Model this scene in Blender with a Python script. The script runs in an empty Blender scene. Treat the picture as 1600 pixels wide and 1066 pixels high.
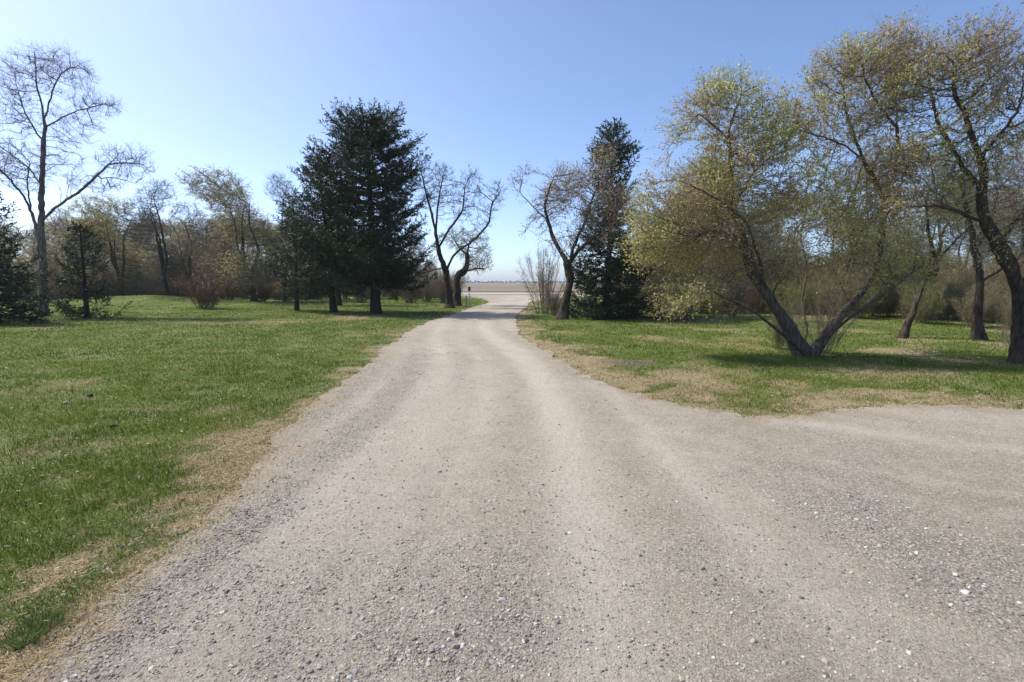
import bpy, math, random
import numpy as np
from mathutils import Vector
from mathutils.geometry import delaunay_2d_cdt

R = math.radians
scene = bpy.context.scene
COL = scene.collection

# ------------------------------------------------------------------ camera
CAM_H, PITCH = 1.6, math.atan(92 / 800)
cd = bpy.data.cameras.new('camera'); cam = bpy.data.objects.new('camera', cd); COL.objects.link(cam)
cam.location = (0, 0, CAM_H); cam.rotation_euler = (math.pi / 2 - PITCH, 0, 0)
cd.sensor_width = 36; cd.lens = 18; cd.clip_start = 0.05; cd.clip_end = 9000
scene.camera = cam

# ------------------------------------------------------------------ light
SUN_EL, SUN_AZ = R(52), R(-70)          # azimuth from +Y, clockwise seen from above
SUN_DIR = Vector((math.sin(SUN_AZ) * math.cos(SUN_EL), math.cos(SUN_AZ) * math.cos(SUN_EL), math.sin(SUN_EL)))
w = bpy.data.worlds.new('World'); scene.world = w; w.use_nodes = True
wn = w.node_tree; bg = wn.nodes['Background']
sky = wn.nodes.new('ShaderNodeTexSky'); sky.sky_type = 'NISHITA'; sky.sun_disc = False
sky.sun_elevation = SUN_EL; sky.sun_rotation = SUN_AZ; sky.altitude = 500
sky.air_density = 0.6; sky.dust_density = 2.0; sky.ozone_density = 3.2
wn.links.new(sky.outputs[0], bg.inputs[0]); bg.inputs[1].default_value = 0.15
sl = bpy.data.lights.new('sun', 'SUN'); sun = bpy.data.objects.new('sun', sl); COL.objects.link(sun)
sl.energy = 3.0; sl.angle = R(0.53); sl.color = (1.0, 0.93, 0.82)
sun.rotation_euler = (-SUN_DIR).to_track_quat('-Z', 'Y').to_euler(); sun.location = (-20, 10, 30)
scene.view_settings.view_transform = 'Standard'; scene.view_settings.look = 'None'
scene.view_settings.exposure = 0.86; scene.view_settings.gamma = 1.0
scene.cycles.max_bounces = 6; scene.cycles.transparent_max_bounces = 4

# ------------------------------------------------------------------ helpers
def P(u, v, Y):
    """point at distance Y (along the view's ground axis) seen at pixel (u, v) of the 1600 px photograph"""
    s, c = math.sin(PITCH), math.cos(PITCH)
    dx = u - 800.0; up = 533.0 - v
    dy = 800 * c + up * s; dz = -800 * s + up * c
    k = Y / dy
    return np.array([dx * k, Y, CAM_H + dz * k])

def G(u, v):
    s, c = math.sin(PITCH), math.cos(PITCH)
    up = 533.0 - v
    dy = 800 * c + up * s; dz = -800 * s + up * c
    k = CAM_H / -dz
    return np.array([(u - 800.0) * k, dy * k])

def _hash(ix, iy, s):
    h = (ix.astype(np.int64) * 374761393 + iy.astype(np.int64) * 668265263 + s * 1274126177) & 0xFFFFFFFF
    h = ((h ^ (h >> 13)) * 1274126177) & 0xFFFFFFFF
    return ((h ^ (h >> 16)) & 0xFFFF) / 65535.0

def vnoise(x, y, s=0):
    x = np.asarray(x, float); y = np.asarray(y, float)
    ix, iy = np.floor(x), np.floor(y); fx, fy = x - ix, y - iy
    fx = fx * fx * (3 - 2 * fx); fy = fy * fy * (3 - 2 * fy)
    a = _hash(ix, iy, s); b = _hash(ix + 1, iy, s); c = _hash(ix, iy + 1, s); d = _hash(ix + 1, iy + 1, s)
    return (a * (1 - fx) + b * fx) * (1 - fy) + (c * (1 - fx) + d * fx) * fy

def fbm(x, y, s=0, o=4):
    t = 0; a = 0.5; n = 0
    for i in range(o):
        t = t + a * vnoise(x, y, s + i * 17); n += a; a *= 0.5; x = x * 2.03 + 5.1; y = y * 2.03 + 3.7
    return t / n

def sstep(a, b, x):
    t = np.clip((np.asarray(x, float) - a) / (b - a), 0, 1); return t * t * (3 - 2 * t)

def nrm(a):
    return a / np.maximum(np.linalg.norm(a, axis=-1, keepdims=True), 1e-9)

class MB:
    """collects triangles with one colour per face and builds ONE mesh object"""
    def __init__(s): s.v = []; s.t = []; s.c = []; s.m = []; s.n = 0
    def add(s, v, t, c=None, m=0):
        v = np.asarray(v, np.float32).reshape(-1, 3); t = np.asarray(t, np.int64).reshape(-1, 3)
        s.v.append(v); s.t.append(t + s.n); s.n += len(v)
        if c is None: c = (1, 1, 1)
        c = np.asarray(c, np.float32)
        if c.ndim == 1: c = np.tile(c[:3], (len(t), 1))
        s.c.append(c); s.m.append(np.full(len(t), m, np.int32))
    def mesh(s, name, mats, smooth=False, col=True):
        v = np.concatenate(s.v); t = np.concatenate(s.t); c = np.concatenate(s.c); m = np.concatenate(s.m)
        me = bpy.data.meshes.new(name)
        me.vertices.add(len(v)); me.vertices.foreach_set('co', v.ravel())
        me.loops.add(len(t) * 3); me.loops.foreach_set('vertex_index', t.ravel().astype(np.int32))
        me.polygons.add(len(t)); me.polygons.foreach_set('loop_start', np.arange(0, len(t) * 3, 3, dtype=np.int32))
        if len(mats) > 1: me.polygons.foreach_set('material_index', m)
        me.polygons.foreach_set('use_smooth', np.full(len(t), smooth))
        if col:
            a = me.attributes.new('col', 'FLOAT_COLOR', 'FACE')
            a.data.foreach_set('color', np.concatenate([c, np.ones((len(c), 1), np.float32)], 1).ravel())
        me.update(calc_edges=True)
        for x in mats: me.materials.append(x)
        return me
    def build(s, name, mats, parent=None, smooth=False, col=True, loc=None):
        if not isinstance(mats, (list, tuple)): mats = [mats]
        o = bpy.data.objects.new(name, s.mesh(name, mats, smooth, col)); COL.objects.link(o)
        if parent: o.parent = parent
        if loc is not None: o.location = loc
        return o

def tag(o, label=None, cat=None, group=None, kind=None):
    if label: o['label'] = label
    if cat: o['category'] = cat
    if group: o['group'] = group
    if kind: o['kind'] = kind
    return o

def empty(name, loc, rz=0.0, sc=1.0):
    o = bpy.data.objects.new(name, None); COL.objects.link(o)
    o.empty_display_size = 0.3
    o.location = [float(x) for x in loc]; o.rotation_euler = (0, 0, rz); o.scale = (sc, sc, sc)
    return o

def copy_tree(o, parent=None):
    kids = [k for k in o.children]
    c = o.copy(); COL.objects.link(c)
    if parent is not None: c.parent = parent
    for k in kids: copy_tree(k, c)
    return c

# ------------------------------------------------------------------ materials
def new_mat(name):
    m = bpy.data.materials.new(name); m.use_nodes = True
    nt = m.node_tree; return m, nt, nt.nodes, nt.links, nt.nodes['Principled BSDF']

def noise_node(N, L, scale, detail=4, vec=None, rough=0.55):
    n = N.new('ShaderNodeTexNoise'); n.inputs['Scale'].default_value = scale
    n.inputs['Detail'].default_value = detail; n.inputs['Roughness'].default_value = rough
    if vec is not None: L.new(vec, n.inputs['Vector'])
    return n

def ramp(N, L, fac, stops):
    r = N.new('ShaderNodeValToRGB'); e = r.color_ramp.elements
    while len(e) < len(stops): e.new(0.5)
    for k, (p, c) in zip(e, stops): k.position = p; k.color = (*c, 1) if len(c) == 3 else c
    L.new(fac, r.inputs[0]); return r

def mixc(N, L, a, b, fac, mode='MIX'):
    m = N.new('ShaderNodeMix'); m.data_type = 'RGBA'; m.blend_type = mode
    for sock, val in ((m.inputs[0], fac), (m.inputs[6], a), (m.inputs[7], b)):
        if hasattr(val, 'is_linked') or hasattr(val, 'links'): L.new(val, sock)
        elif isinstance(val, (int, float)): sock.default_value = val
        else: sock.default_value = (*val, 1)
    return m.outputs[2]

def bark_mat(name, dark, light, scale=7):
    m, nt, N, L, b = new_mat(name)
    g = N.new('ShaderNodeNewGeometry'); mp = N.new('ShaderNodeMapping'); mp.inputs['Scale'].default_value = (1, 1, .25)
    L.new(g.outputs['Position'], mp.inputs[0])
    n1 = noise_node(N, L, scale * 2.5, 5, mp.outputs[0]); n2 = noise_node(N, L, 1.3, 3, g.outputs['Position'])
    r1 = ramp(N, L, n1.outputs[0], [(.3, dark), (.7, light)])
    r2 = ramp(N, L, n2.outputs[0], [(.35, (.75, .75, .75)), (.7, (1.15, 1.12, 1.05))])
    L.new(mixc(N, L, r1.outputs[0], r2.outputs[0], 1.0, 'MULTIPLY'), b.inputs['Base Color'])
    b.inputs['Roughness'].default_value = .9; b.inputs['Specular IOR Level'].default_value = .15
    bp = N.new('ShaderNodeBump'); bp.inputs['Strength'].default_value = 1; bp.inputs['Distance'].default_value = .05
    L.new(n1.outputs[0], bp.inputs['Height']); L.new(bp.outputs[0], b.inputs['Normal'])
    return m

def leaf_mat(name, trans=.45, rough=.6, spec=.2):
    """colour comes from the face attribute; light passes through the blade"""
    m, nt, N, L, b = new_mat(name)
    at = N.new('ShaderNodeAttribute'); at.attribute_name = 'col'
    L.new(at.outputs['Color'], b.inputs['Base Color'])
    b.inputs['Roughness'].default_value = rough; b.inputs['Specular IOR Level'].default_value = spec
    tr = N.new('ShaderNodeBsdfTranslucent'); L.new(at.outputs['Color'], tr.inputs['Color'])
    mx = N.new('ShaderNodeMixShader'); mx.inputs[0].default_value = trans
    L.new(b.outputs[0], mx.inputs[1]); L.new(tr.outputs[0], mx.inputs[2])
    L.new(mx.outputs[0], N['Material Output'].inputs[0])
    return m

M_BARK = bark_mat('bark_grey_brown', (.035, .028, .022), (.16, .135, .11))
M_BARK_DARK = bark_mat('bark_dark', (.022, .017, .014), (.095, .078, .064))
M_BARK_PALE = bark_mat('bark_pale_poplar', (.07, .06, .05), (.27, .235, .20), 5)
M_BARK_SPRUCE = bark_mat('bark_spruce', (.018, .014, .011), (.075, .058, .047))
M_LEAF = leaf_mat('young_leaf', .68)
M_NEEDLE = leaf_mat('needle', .2, .55, .25)
M_TWIG = leaf_mat('twig', .0, .85, .1)
M_GRASS = leaf_mat('grass_blade', .35, .75, .06)
M_STONE = leaf_mat('pebble', .0, .85, .2)

# ------------------------------------------------------------------ the yard's plan
LEFT_EDGE_PX = [(-260, 1240), (20, 1062), (120, 995), (205, 915), (285, 838), (360, 770), (420, 702), (482, 640), (540, 596),
                (600, 546), (640, 518), (672, 503), (708, 492), (737, 481), (767, 473)]
RIGHT_EDGE_PX = [(824, 472), (826, 478), (818, 484), (809, 491), (805, 499), (809, 520), (840, 542), (878, 567), (925, 592), (962, 608), (1019, 624), (1066, 636),
                 (1112, 647), (1190, 653), (1270, 652), (1330, 643), (1420, 633), (1600, 641), (1850, 655)]
left_w = [G(*p) for p in LEFT_EDGE_PX]
right_w = [G(*p) for p in RIGHT_EDGE_PX]
left_w += [np.array([-3.0, 50.]), np.array([-4.2, 56.]), np.array([-6.5, 62.]), np.array([-12, 66.5])]
right_w = [np.array([16., 66.5]), np.array([9.5, 61.]), np.array([5.2, 53.]), np.array([3.0, 45.])] + right_w
right_w += [np.array([26, 7.5]), np.array([26, -6.])]
left_w = [np.array([-6.5, -6.])] + left_w

def densify(pts, rng, amp):
    out = []
    for a, b in zip(pts[:-1], pts[1:]):
        d = np.linalg.norm(b - a); st = max(.05, .02 * (a[1] + b[1]) * .5)
        n = max(1, int(d / st))
        for i in range(n): out.append(a + (b - a) * i / n)
    out.append(pts[-1]); out = np.array(out)
    k = fbm(out[:, 0] * 1.3, out[:, 1] * 1.3, 5, 5) - .5
    k2 = fbm(out[:, 0] * 5, out[:, 1] * 5, 15, 3) - .5
    for _ in range(10): out[1:-1] = (out[:-2] + out[1:-1] * 2 + out[2:]) / 4
    k3 = fbm(out[:, 0] * 15, out[:, 1] * 15, 25, 2) - .5
    tan = nrm(np.gradient(out, axis=0)); nor = np.stack([-tan[:, 1], tan[:, 0]], 1)
    far = np.clip(14 / np.maximum(out[:, 1], 1), .25, 1)
    off = (k * amp + k2 * amp * .5 + k3 * .10) * far
    off[0] = off[-1] = 0
    return out + nor * off[:, None]

rng = np.random.default_rng(7)
EDGE_L = densify(left_w, rng, .30); EDGE_R = densify(right_w, rng, .30)
POLY = np.concatenate([EDGE_L, EDGE_R])

def inside(x, y, poly=POLY):
    r = np.zeros(x.shape, bool); px, py = poly[:, 0], poly[:, 1]; j = len(poly) - 1
    for i in range(len(poly)):
        if py[i] != py[j]:
            c = ((py[i] > y) != (py[j] > y)) & (x < (px[j] - px[i]) * (y - py[i]) / (py[j] - py[i]) + px[i])
            r ^= c
        j = i
    return r

def edge_dist(x, y):
    """distance to the driveway's edge (coarse points, vectorised)"""
    E = np.concatenate([EDGE_L[::3], EDGE_R[::3]]); d = np.full(x.shape, 1e9)
    for i in range(0, len(E)):
        d = np.minimum(d, (x - E[i, 0]) ** 2 + (y - E[i, 1]) ** 2)
    return np.sqrt(d)

MOUNDS = [(*G(240, 476), 5.0, 2.5, .45), (*G(60, 485), 6, 3, .15), (-30, 36, 9, 5, .3), (15., 22., 8, 4, .2)]
def hgt(x, y):
    x = np.asarray(x, float); y = np.asarray(y, float); z = np.zeros(np.broadcast(x, y).shape)
    for a, b, sx, sy, h in MOUNDS:
        z = z + h * np.exp(-((x - a) / sx) ** 2 - ((y - b) / sy) ** 2)
    lat = np.abs(x - (-1.2)); m = sstep(5, 12, lat)
    return (z + (fbm(x * .25, y * .25, 3, 3) - .45) * .12) * m

DRY_SPOTS = [(915, 565, 55, 10, .9), (1060, 588, 55, 12, .95), (1000, 596, 45, 9, .9), (860, 540, 20, 6, .6), (1110, 605, 60, 10, .5), (1010, 527, 30, 4, .5),
             (1230, 600, 40, 8, .55), (1290, 630, 60, 9, .8), (1400, 548, 60, 5, .7), (1360, 615, 80, 9, .5), (880, 552, 25, 5, .7), (960, 585, 40, 8, .7),
             (330, 505, 90, 4, .35), (450, 502, 60, 4, .3), (60, 515, 60, 4, .25), (110, 700, 100, 20, .2), (560, 497, 60, 4, .3)]
_DS = []
for u, v, ru, rv, k in DRY_SPOTS:
    c = G(u, v); r1 = G(u + ru, v); r2 = G(u, v - rv); r3 = G(u, v + rv)
    _DS.append((c[0], c[1], abs(r1[0] - c[0]), max(.2, abs(r2[1] - r3[1]) / 2), k))
def dryness(x, y, ed=None):
    if ed is None: ed = edge_dist(x, y)
    n = fbm(x * .55, y * .55, 21, 4); n2 = fbm(x * 2.2, y * 2.2, 41, 3)
    d = sstep(.50, .75, n) * np.where(x < 0, .24, .5)
    side = np.where(x > 0, 1.1, .5)
    side = side * (.35 + 1.5 * fbm(x * .8, y * .8, 201, 3)); n3 = fbm(x * 6, y * 6, 211, 3)
    d = d + (1 - sstep(0.0, 1.0, ed / side + (n2 - .5) * 2.3 + (n3 - .5) * 2.2)) * .95
    for a, b, sx, sy, k in _DS:
        q = ((x - a) / sx) ** 2 + ((y - b) / sy) ** 2 + (n2 - .5) * 1.2
        d = d + k * (1 - sstep(.3, 1.3, q))
    return np.clip(d + (n2 - .5) * .75, 0, 1)
BARE = (*G(985, 567), .55, .55)
def bare(x, y):
    q = ((x - BARE[0]) / BARE[2]) ** 2 + ((y - BARE[1]) / BARE[3]) ** 2 + (fbm(x * 2.6, y * 2.6, 61, 4) - .5) * 2.6
    return (1 - sstep(.3, 1.5, q)) * .85

# ------------------------------------------------------------------ ground sheets
def sheet_from_grid(name, xs, ys, z, mat, attrs=None, skip=None):
    X, Y = np.meshgrid(xs, ys); Z = z(X, Y); nx, ny = len(xs), len(ys)
    v = np.stack([X, Y, Z], -1).reshape(-1, 3)
    i = np.arange(nx * ny).reshape(ny, nx)
    a, b, c, d = i[:-1, :-1].ravel(), i[:-1, 1:].ravel(), i[1:, 1:].ravel(), i[1:, :-1].ravel()
    t = np.concatenate([np.stack([a, b, c], 1), np.stack([a, c, d], 1)])
    mb = MB(); mb.add(v, t); o = mb.build(name, mat, smooth=True, col=False)
    for k, f in (attrs or {}).items():
        at = o.data.attributes.new(k, 'FLOAT', 'POINT'); at.data.foreach_set('value', f(v[:, 0], v[:, 1]).astype(np.float32))
    return o

# field to the horizon
m, nt, N, L, b = new_mat('tilled_field')
g = N.new('ShaderNodeNewGeometry'); mp = N.new('ShaderNodeMapping'); mp.inputs['Scale'].default_value = (.004, .06, 1)
mp.inputs['Rotation'].default_value = (0, 0, R(3)); L.new(g.outputs['Position'], mp.inputs[0])
n1 = noise_node(N, L, 1.0, 3, mp.outputs[0]); n2 = noise_node(N, L, .8, 6, g.outputs['Position'])
r = ramp(N, L, n1.outputs[0], [(.3, (.14, .118, .085)), (.5, (.215, .185, .135)), (.62, (.26, .225, .165)), (.75, (.155, .135, .10))])
r2 = ramp(N, L, n2.outputs[0], [(.3, (.8, .8, .8)), (.7, (1.15, 1.15, 1.15))])
L.new(mixc(N, L, r.outputs[0], r2.outputs[0], 1.0, 'MULTIPLY'), b.inputs['Base Color']); b.inputs['Roughness'].default_value = 1
b.inputs['Specular IOR Level'].default_value = .05
M_FIELD = m
xs = np.concatenate([-np.geomspace(4000, 80, 24), np.linspace(-70, 70, 15), np.geomspace(80, 4000, 24)])
ys = np.concatenate([[-300, -100, -40, -6], np.linspace(10, 130, 13), np.geomspace(160, 5500, 30)])
o = sheet_from_grid('field', xs, ys, lambda x, y: np.full(x.shape, -.06) + np.where(y > 90, (fbm(x * .01, y * .01, 9, 2) - .5) * np.clip((y - 90) / 300, 0, 1) * .6, 0), M_FIELD)
tag(o, kind='structure')

# lawn soil and thatch under the blades
m, nt, N, L, b = new_mat('lawn')
g = N.new('ShaderNodeNewGeometry')
at = N.new('ShaderNodeAttribute'); at.attribute_name = 'dry'; ab = N.new('ShaderNodeAttribute'); ab.attribute_name = 'bare'
n1 = noise_node(N, L, 9, 6, g.outputs['Position'], .7); n2 = noise_node(N, L, 55, 4, g.outputs['Position'], .7); n3 = noise_node(N, L, 1.1, 4, g.outputs['Position'])
gr = ramp(N, L, n1.outputs[0], [(.3, (.055, .092, .016)), (.5, (.095, .145, .027)), (.72, (.135, .165, .045))])
st = ramp(N, L, n2.outputs[0], [(.3, (.18, .135, .075)), (.5, (.37, .30, .18)), (.72, (.54, .455, .30))])
ad = N.new('ShaderNodeMath'); ad.operation = 'MULTIPLY_ADD'; ad.inputs[1].default_value = .9; ad.inputs[2].default_value = -.45; L.new(n2.outputs[0], ad.inputs[0])
ad2 = N.new('ShaderNodeMath'); ad2.use_clamp = True; L.new(ad.outputs[0], ad2.inputs[0]); L.new(at.outputs['Fac'], ad2.inputs[1])
c1 = mixc(N, L, gr.outputs[0], st.outputs[0], ad2.outputs[0])
so = ramp(N, L, n2.outputs[0], [(.3, (.075, .06, .047)), (.7, (.25, .205, .16))])
c2 = mixc(N, L, c1, so.outputs[0], ab.outputs['Fac'])
L.new(c2, b.inputs['Base Color']); b.inputs['Roughness'].default_value = .95; b.inputs['Specular IOR Level'].default_value = .1
bp = N.new('ShaderNodeBump'); bp.inputs['Strength'].default_value = 1; bp.inputs['Distance'].default_value = .03
L.new(n2.outputs[0], bp.inputs['Height']); L.new(bp.outputs[0], b.inputs['Normal'])
M_LAWN = m
xs = np.concatenate([np.linspace(-75, -26, 50), np.arange(-25.5, -10, .45), np.arange(-10, 14, .16), np.arange(14, 26, .45), np.linspace(26.5, 75, 45)])
ys = np.concatenate([np.arange(-6, 1.5, .8), np.arange(1.5, 14, .13), np.arange(14, 30, .4), np.arange(30, 65, 1.2)])
o = sheet_from_grid('lawn', xs, ys, lambda x, y: hgt(x, y), M_LAWN, {'dry': dryness, 'bare': bare})
tag(o, kind='structure')

# gravel driveway
def lane_c(y): return np.interp(y, [-6, 2, 6, 12, 18, 22, 26, 31, 40, 55, 66], [-.3, -.25, -.2, -.7, -1.5, -1.85, -1.6, -.7, .6, 1.4, 2])
def tracks(x, y):
    """pale compacted wheel paths along the lane and turning off to the right"""
    lat = x - lane_c(y) + (fbm(x * .2, y * .12, 71, 2) - .5) * .9
    s = np.zeros(x.shape)
    for c, wd, k in ((-.95, .30, .8), (.75, .33, 1.), (-.1, .22, .45), (1.75, .3, .55), (-1.9, .2, .35)):
        s = s + k * np.exp(-((lat - c) / wd) ** 2)
    rx, ry = x - 11.5, y - 12.5; rr = np.sqrt(rx ** 2 + (ry * 1.25) ** 2) + (fbm(x * .25, y * .25, 81, 2) - .5) * 1.0
    for c, wd, k in ((10.2, .3, .7), (8.5, .35, .9), (11.8, .4, .5), (7.4, .3, .5)):
        s = s + k * np.exp(-((rr - c) / wd) ** 2) * sstep(.5, 3, x + (12 - y) * .1)
    st = sstep(.5, .72, fbm(lat * 4.2, y * .16, 301, 3)) * (1 - sstep(1.9, 2.6, np.abs(lat))) * .75
    st = st + sstep(.5, .72, fbm(rr * 4.0, np.arctan2(ry, rx) * 2.2, 311, 3)) * sstep(.5, 3, x + (12 - y) * .1) * .6
    return np.clip(s * (.45 + .8 * fbm(x * .9, y * .5, 91, 3)) + st * .55 - .12 * sstep(.55, .8, fbm(lat * 5, y * .2, 321, 3)), 0, 1)
GRAV_SPOTS = [(620, 600, 90, 75, 1.0), (300, 950, 160, 110, .9), (370, 830, 80, 60, .8), (180, 1040, 110, 40, .8), (960, 590, 30, 60, .5), (1450, 870, 160, 60, .7), (1330, 800, 120, 30, .6),
              (1080, 870, 70, 40, .7), (1480, 660, 130, 22, .6), (880, 1000, 60, 60, .5), (700, 1030, 90, 50, .5), (740, 580, 40, 40, .5), (1180, 940, 90, 40, .4), (1560, 970, 70, 70, .7)]
_GS = []
for u, v, ru, rv, k in GRAV_SPOTS:
    c = G(u, v); r1 = G(u + ru, v); r2 = G(u, v - rv); r3 = G(u, v + rv)
    _GS.append((c[0], c[1], abs(r1[0] - c[0]), abs(r2[1] - r3[1]) / 2, k))
def loose(x, y):
    n = fbm(x * 1.1, y * .8, 101, 4); n2 = fbm(x * 4, y * 4, 111, 3)
    g_ = sstep(.48, .7, n) * .6
    for a, b_, sx, sy, k in _GS:
        q = ((x - a) / sx) ** 2 + ((y - b_) / sy) ** 2 + (n2 - .5) * 1.4
        g_ = g_ + k * (1 - sstep(.2, 1.3, q))
    return np.clip(g_ - tracks(x, y) * .55 + (n2 - .5) * .4, 0, 1)

m, nt, N, L, b = new_mat('gravel_driveway')
g = N.new('ShaderNodeNewGeometry')
at = N.new('ShaderNodeAttribute'); at.attribute_name = 'track'; al = N.new('ShaderNodeAttribute'); al.attribute_name = 'loose'; ae = N.new('ShaderNodeAttribute'); ae.attribute_name = 'edge'
n1 = noise_node(N, L, 3.5, 5, g.outputs['Position'], .6); n2 = noise_node(N, L, 95, 5, g.outputs['Position'], .8); n3 = noise_node(N, L, .45, 3, g.outputs['Position'])
vo = N.new('ShaderNodeTexVoronoi'); vo.inputs['Scale'].default_value = 105; L.new(g.outputs['Position'], vo.inputs['Vector'])
vo2 = N.new('ShaderNodeTexVoronoi'); vo2.inputs['Scale'].default_value = 26; L.new(g.outputs['Position'], vo2.inputs['Vector'])
base = ramp(N, L, n1.outputs[0], [(.3, (.255, .224, .172)), (.5, (.335, .296, .23)), (.72, (.40, .356, .28))])
fine = ramp(N, L, n2.outputs[0], [(.3, (.55, .54, .53)), (.48, (1, 1, 1)), (.7, (1.35, 1.34, 1.33))])
c1 = mixc(N, L, base.outputs[0], fine.outputs[0], 1.0, 'MULTIPLY')
sepc = N.new('ShaderNodeSeparateColor'); L.new(vo.outputs['Color'], sepc.inputs[0])
stn = ramp(N, L, sepc.outputs[0], [(0, (.09, .08, .07)), (.2, (.2, .175, .145)), (.6, (.31, .275, .225)), (.92, (.40, .365, .31)), (1, (.64, .59, .51))])
stf = N.new('ShaderNodeMath'); stf.operation = 'MULTIPLY_ADD'; stf.use_clamp = True; stf.inputs[1].default_value = .45; stf.inputs[2].default_value = .45
L.new(al.outputs['Fac'], stf.inputs[0])
c2 = mixc(N, L, c1, stn.outputs[0], stf.outputs[0])
dust = ramp(N, L, n2.outputs[0], [(.3, (.38, .343, .282)), (.7, (.51, .463, .385))])
tf = N.new('ShaderNodeMath'); tf.operation = 'MULTIPLY'; tf.inputs[1].default_value = .95; L.new(at.outputs['Fac'], tf.inputs[0])
c3 = mixc(N, L, c2, dust.outputs[0], tf.outputs[0])
dirt = ramp(N, L, n2.outputs[0], [(.3, (.20, .162, .115)), (.7, (.42, .355, .265))])
c4 = mixc(N, L, c3, dirt.outputs[0], ae.outputs['Fac'])
n5 = noise_node(N, L, 48, 6, g.outputs['Position'], .85)
fin2 = ramp(N, L, n5.outputs[0], [(.34, (.62, .61, .6)), (.5, (1, 1, 1)), (.66, (1.3, 1.29, 1.28))])
c4 = mixc(N, L, c4, fin2.outputs[0], 1.0, 'MULTIPLY')
L.new(c4, b.inputs['Base Color']); b.inputs['Roughness'].default_value = .95; b.inputs['Specular IOR Level'].default_value = .12
hs = N.new('ShaderNodeMath'); hs.operation = 'MULTIPLY_ADD'; hs.inputs[1].default_value = -.35; L.new(vo.outputs['Distance'], hs.inputs[0]); L.new(n2.outputs[0], hs.inputs[2])
bp = N.new('ShaderNodeBump'); bp.inputs['Strength'].default_value = 1.0; bp.inputs['Distance'].default_value = .012
L.new(hs.outputs[0], bp.inputs['Height']); L.new(bp.outputs[0], b.inputs['Normal'])
M_DRIVE = m

pts = []
y = -5.6
while y < 66:
    st_ = .09 + .014 * max(y, 0); xx = np.arange(-14, 26, st_ * 1.1) + rng.uniform(-.02, .02)
    xx = xx + rng.uniform(-.2, .2, len(xx)) * st_
    pts.append(np.stack([xx, np.full(len(xx), y) + rng.uniform(-.2, .2, len(xx)) * st_], 1)); y += st_
pts = np.concatenate(pts)
pts = pts[(np.abs(np.arctan2(pts[:, 0], np.maximum(pts[:, 1], .1))) < R(62)) | (pts[:, 1] < 3)]
ok = inside(pts[:, 0], pts[:, 1]); pts = pts[ok]
allp = [Vector((float(a), float(b_))) for a, b_ in np.concatenate([POLY, pts])]
res = delaunay_2d_cdt(allp, [], [list(range(len(POLY)))], 1, 1e-6)
dv = np.array([(p.x, p.y) for p in res[0]]); dt = np.array([f for f in res[2]], int)
ar = dv[dt]; flip = ((ar[:, 1, 0] - ar[:, 0, 0]) * (ar[:, 2, 1] - ar[:, 0, 1]) - (ar[:, 1, 1] - ar[:, 0, 1]) * (ar[:, 2, 0] - ar[:, 0, 0])) < 0
dt[flip] = dt[flip][:, ::-1]
ded = edge_dist(dv[:, 0], dv[:, 1])
def drive_z(x, y): return .022 + .012 * (1 - tracks(x, y)) * fbm(x * 1.7, y * 1.2, 121, 3) + .01 * fbm(x * 6, y * 6, 131, 3)
dz = drive_z(dv[:, 0], dv[:, 1]) * np.clip(.25 + ded / .35, 0, 1)
mb = MB(); mb.add(np.column_stack([dv, dz]), dt); o = mb.build('driveway', M_DRIVE, smooth=True, col=False)
for k, val in (('track', tracks(dv[:, 0], dv[:, 1])), ('loose', loose(dv[:, 0], dv[:, 1])),
               ('edge', np.clip((1 - sstep(0, .45, ded + (fbm(dv[:, 0] * 3, dv[:, 1] * 3, 141, 3) - .5) * .7)) * .8, 0, 1) * sstep(60, 35, dv[:, 1]))):
    a_ = o.data.attributes.new(k, 'FLOAT', 'POINT'); a_.data.foreach_set('value', val.astype(np.float32))
tag(o, kind='structure')

# public grid road past the end of the lane
m, nt, N, L, b = new_mat('grid_road')
g = N.new('ShaderNodeNewGeometry'); mp = N.new('ShaderNodeMapping'); mp.inputs['Scale'].default_value = (.05, 1, 1); L.new(g.outputs['Position'], mp.inputs[0])
n1 = noise_node(N, L, 1.2, 4, mp.outputs[0]); r = ramp(N, L, n1.outputs[0], [(.3, (.28, .24, .195)), (.7, (.43, .38, .32))])
L.new(r.outputs[0], b.inputs['Base Color']); b.inputs['Roughness'].default_value = .95
o = sheet_from_grid('road', np.linspace(-400, 400, 60), np.linspace(64.5, 76, 6), lambda x, y: .06 + .08 * (1 - ((y - 70) / 6) ** 2), m)
tag(o, kind='structure')

# ------------------------------------------------------------------ loose pebbles (stuff)
t_ = (1 + 5 ** .5) / 2
ICO_V = nrm(np.array([(-1, t_, 0), (1, t_, 0), (-1, -t_, 0), (1, -t_, 0), (0, -1, t_), (0, 1, t_), (0, -1, -t_), (0, 1, -t_), (t_, 0, -1), (t_, 0, 1), (-t_, 0, -1), (-t_, 0, 1)]))
ICO_T = np.array([(0, 11, 5), (0, 5, 1), (0, 1, 7), (0, 7, 10), (0, 10, 11), (1, 5, 9), (5, 11, 4), (11, 10, 2), (10, 7, 6), (7, 1, 8), (3, 9, 4), (3, 4, 2), (3, 2, 6), (3, 6, 8), (3, 8, 9), (4, 9, 5), (2, 4, 11), (6, 2, 10), (8, 6, 7), (9, 8, 1)])
OCT_V = np.array([(1, 0, 0), (-1, 0, 0), (0, 1, 0), (0, -1, 0), (0, 0, 1), (0, 0, -1.)])
OCT_T = np.array([(4, 0, 2), (4, 2, 1), (4, 1, 3), (4, 3, 0), (5, 2, 0), (5, 1, 2), (5, 3, 1), (5, 0, 3)])
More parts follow.
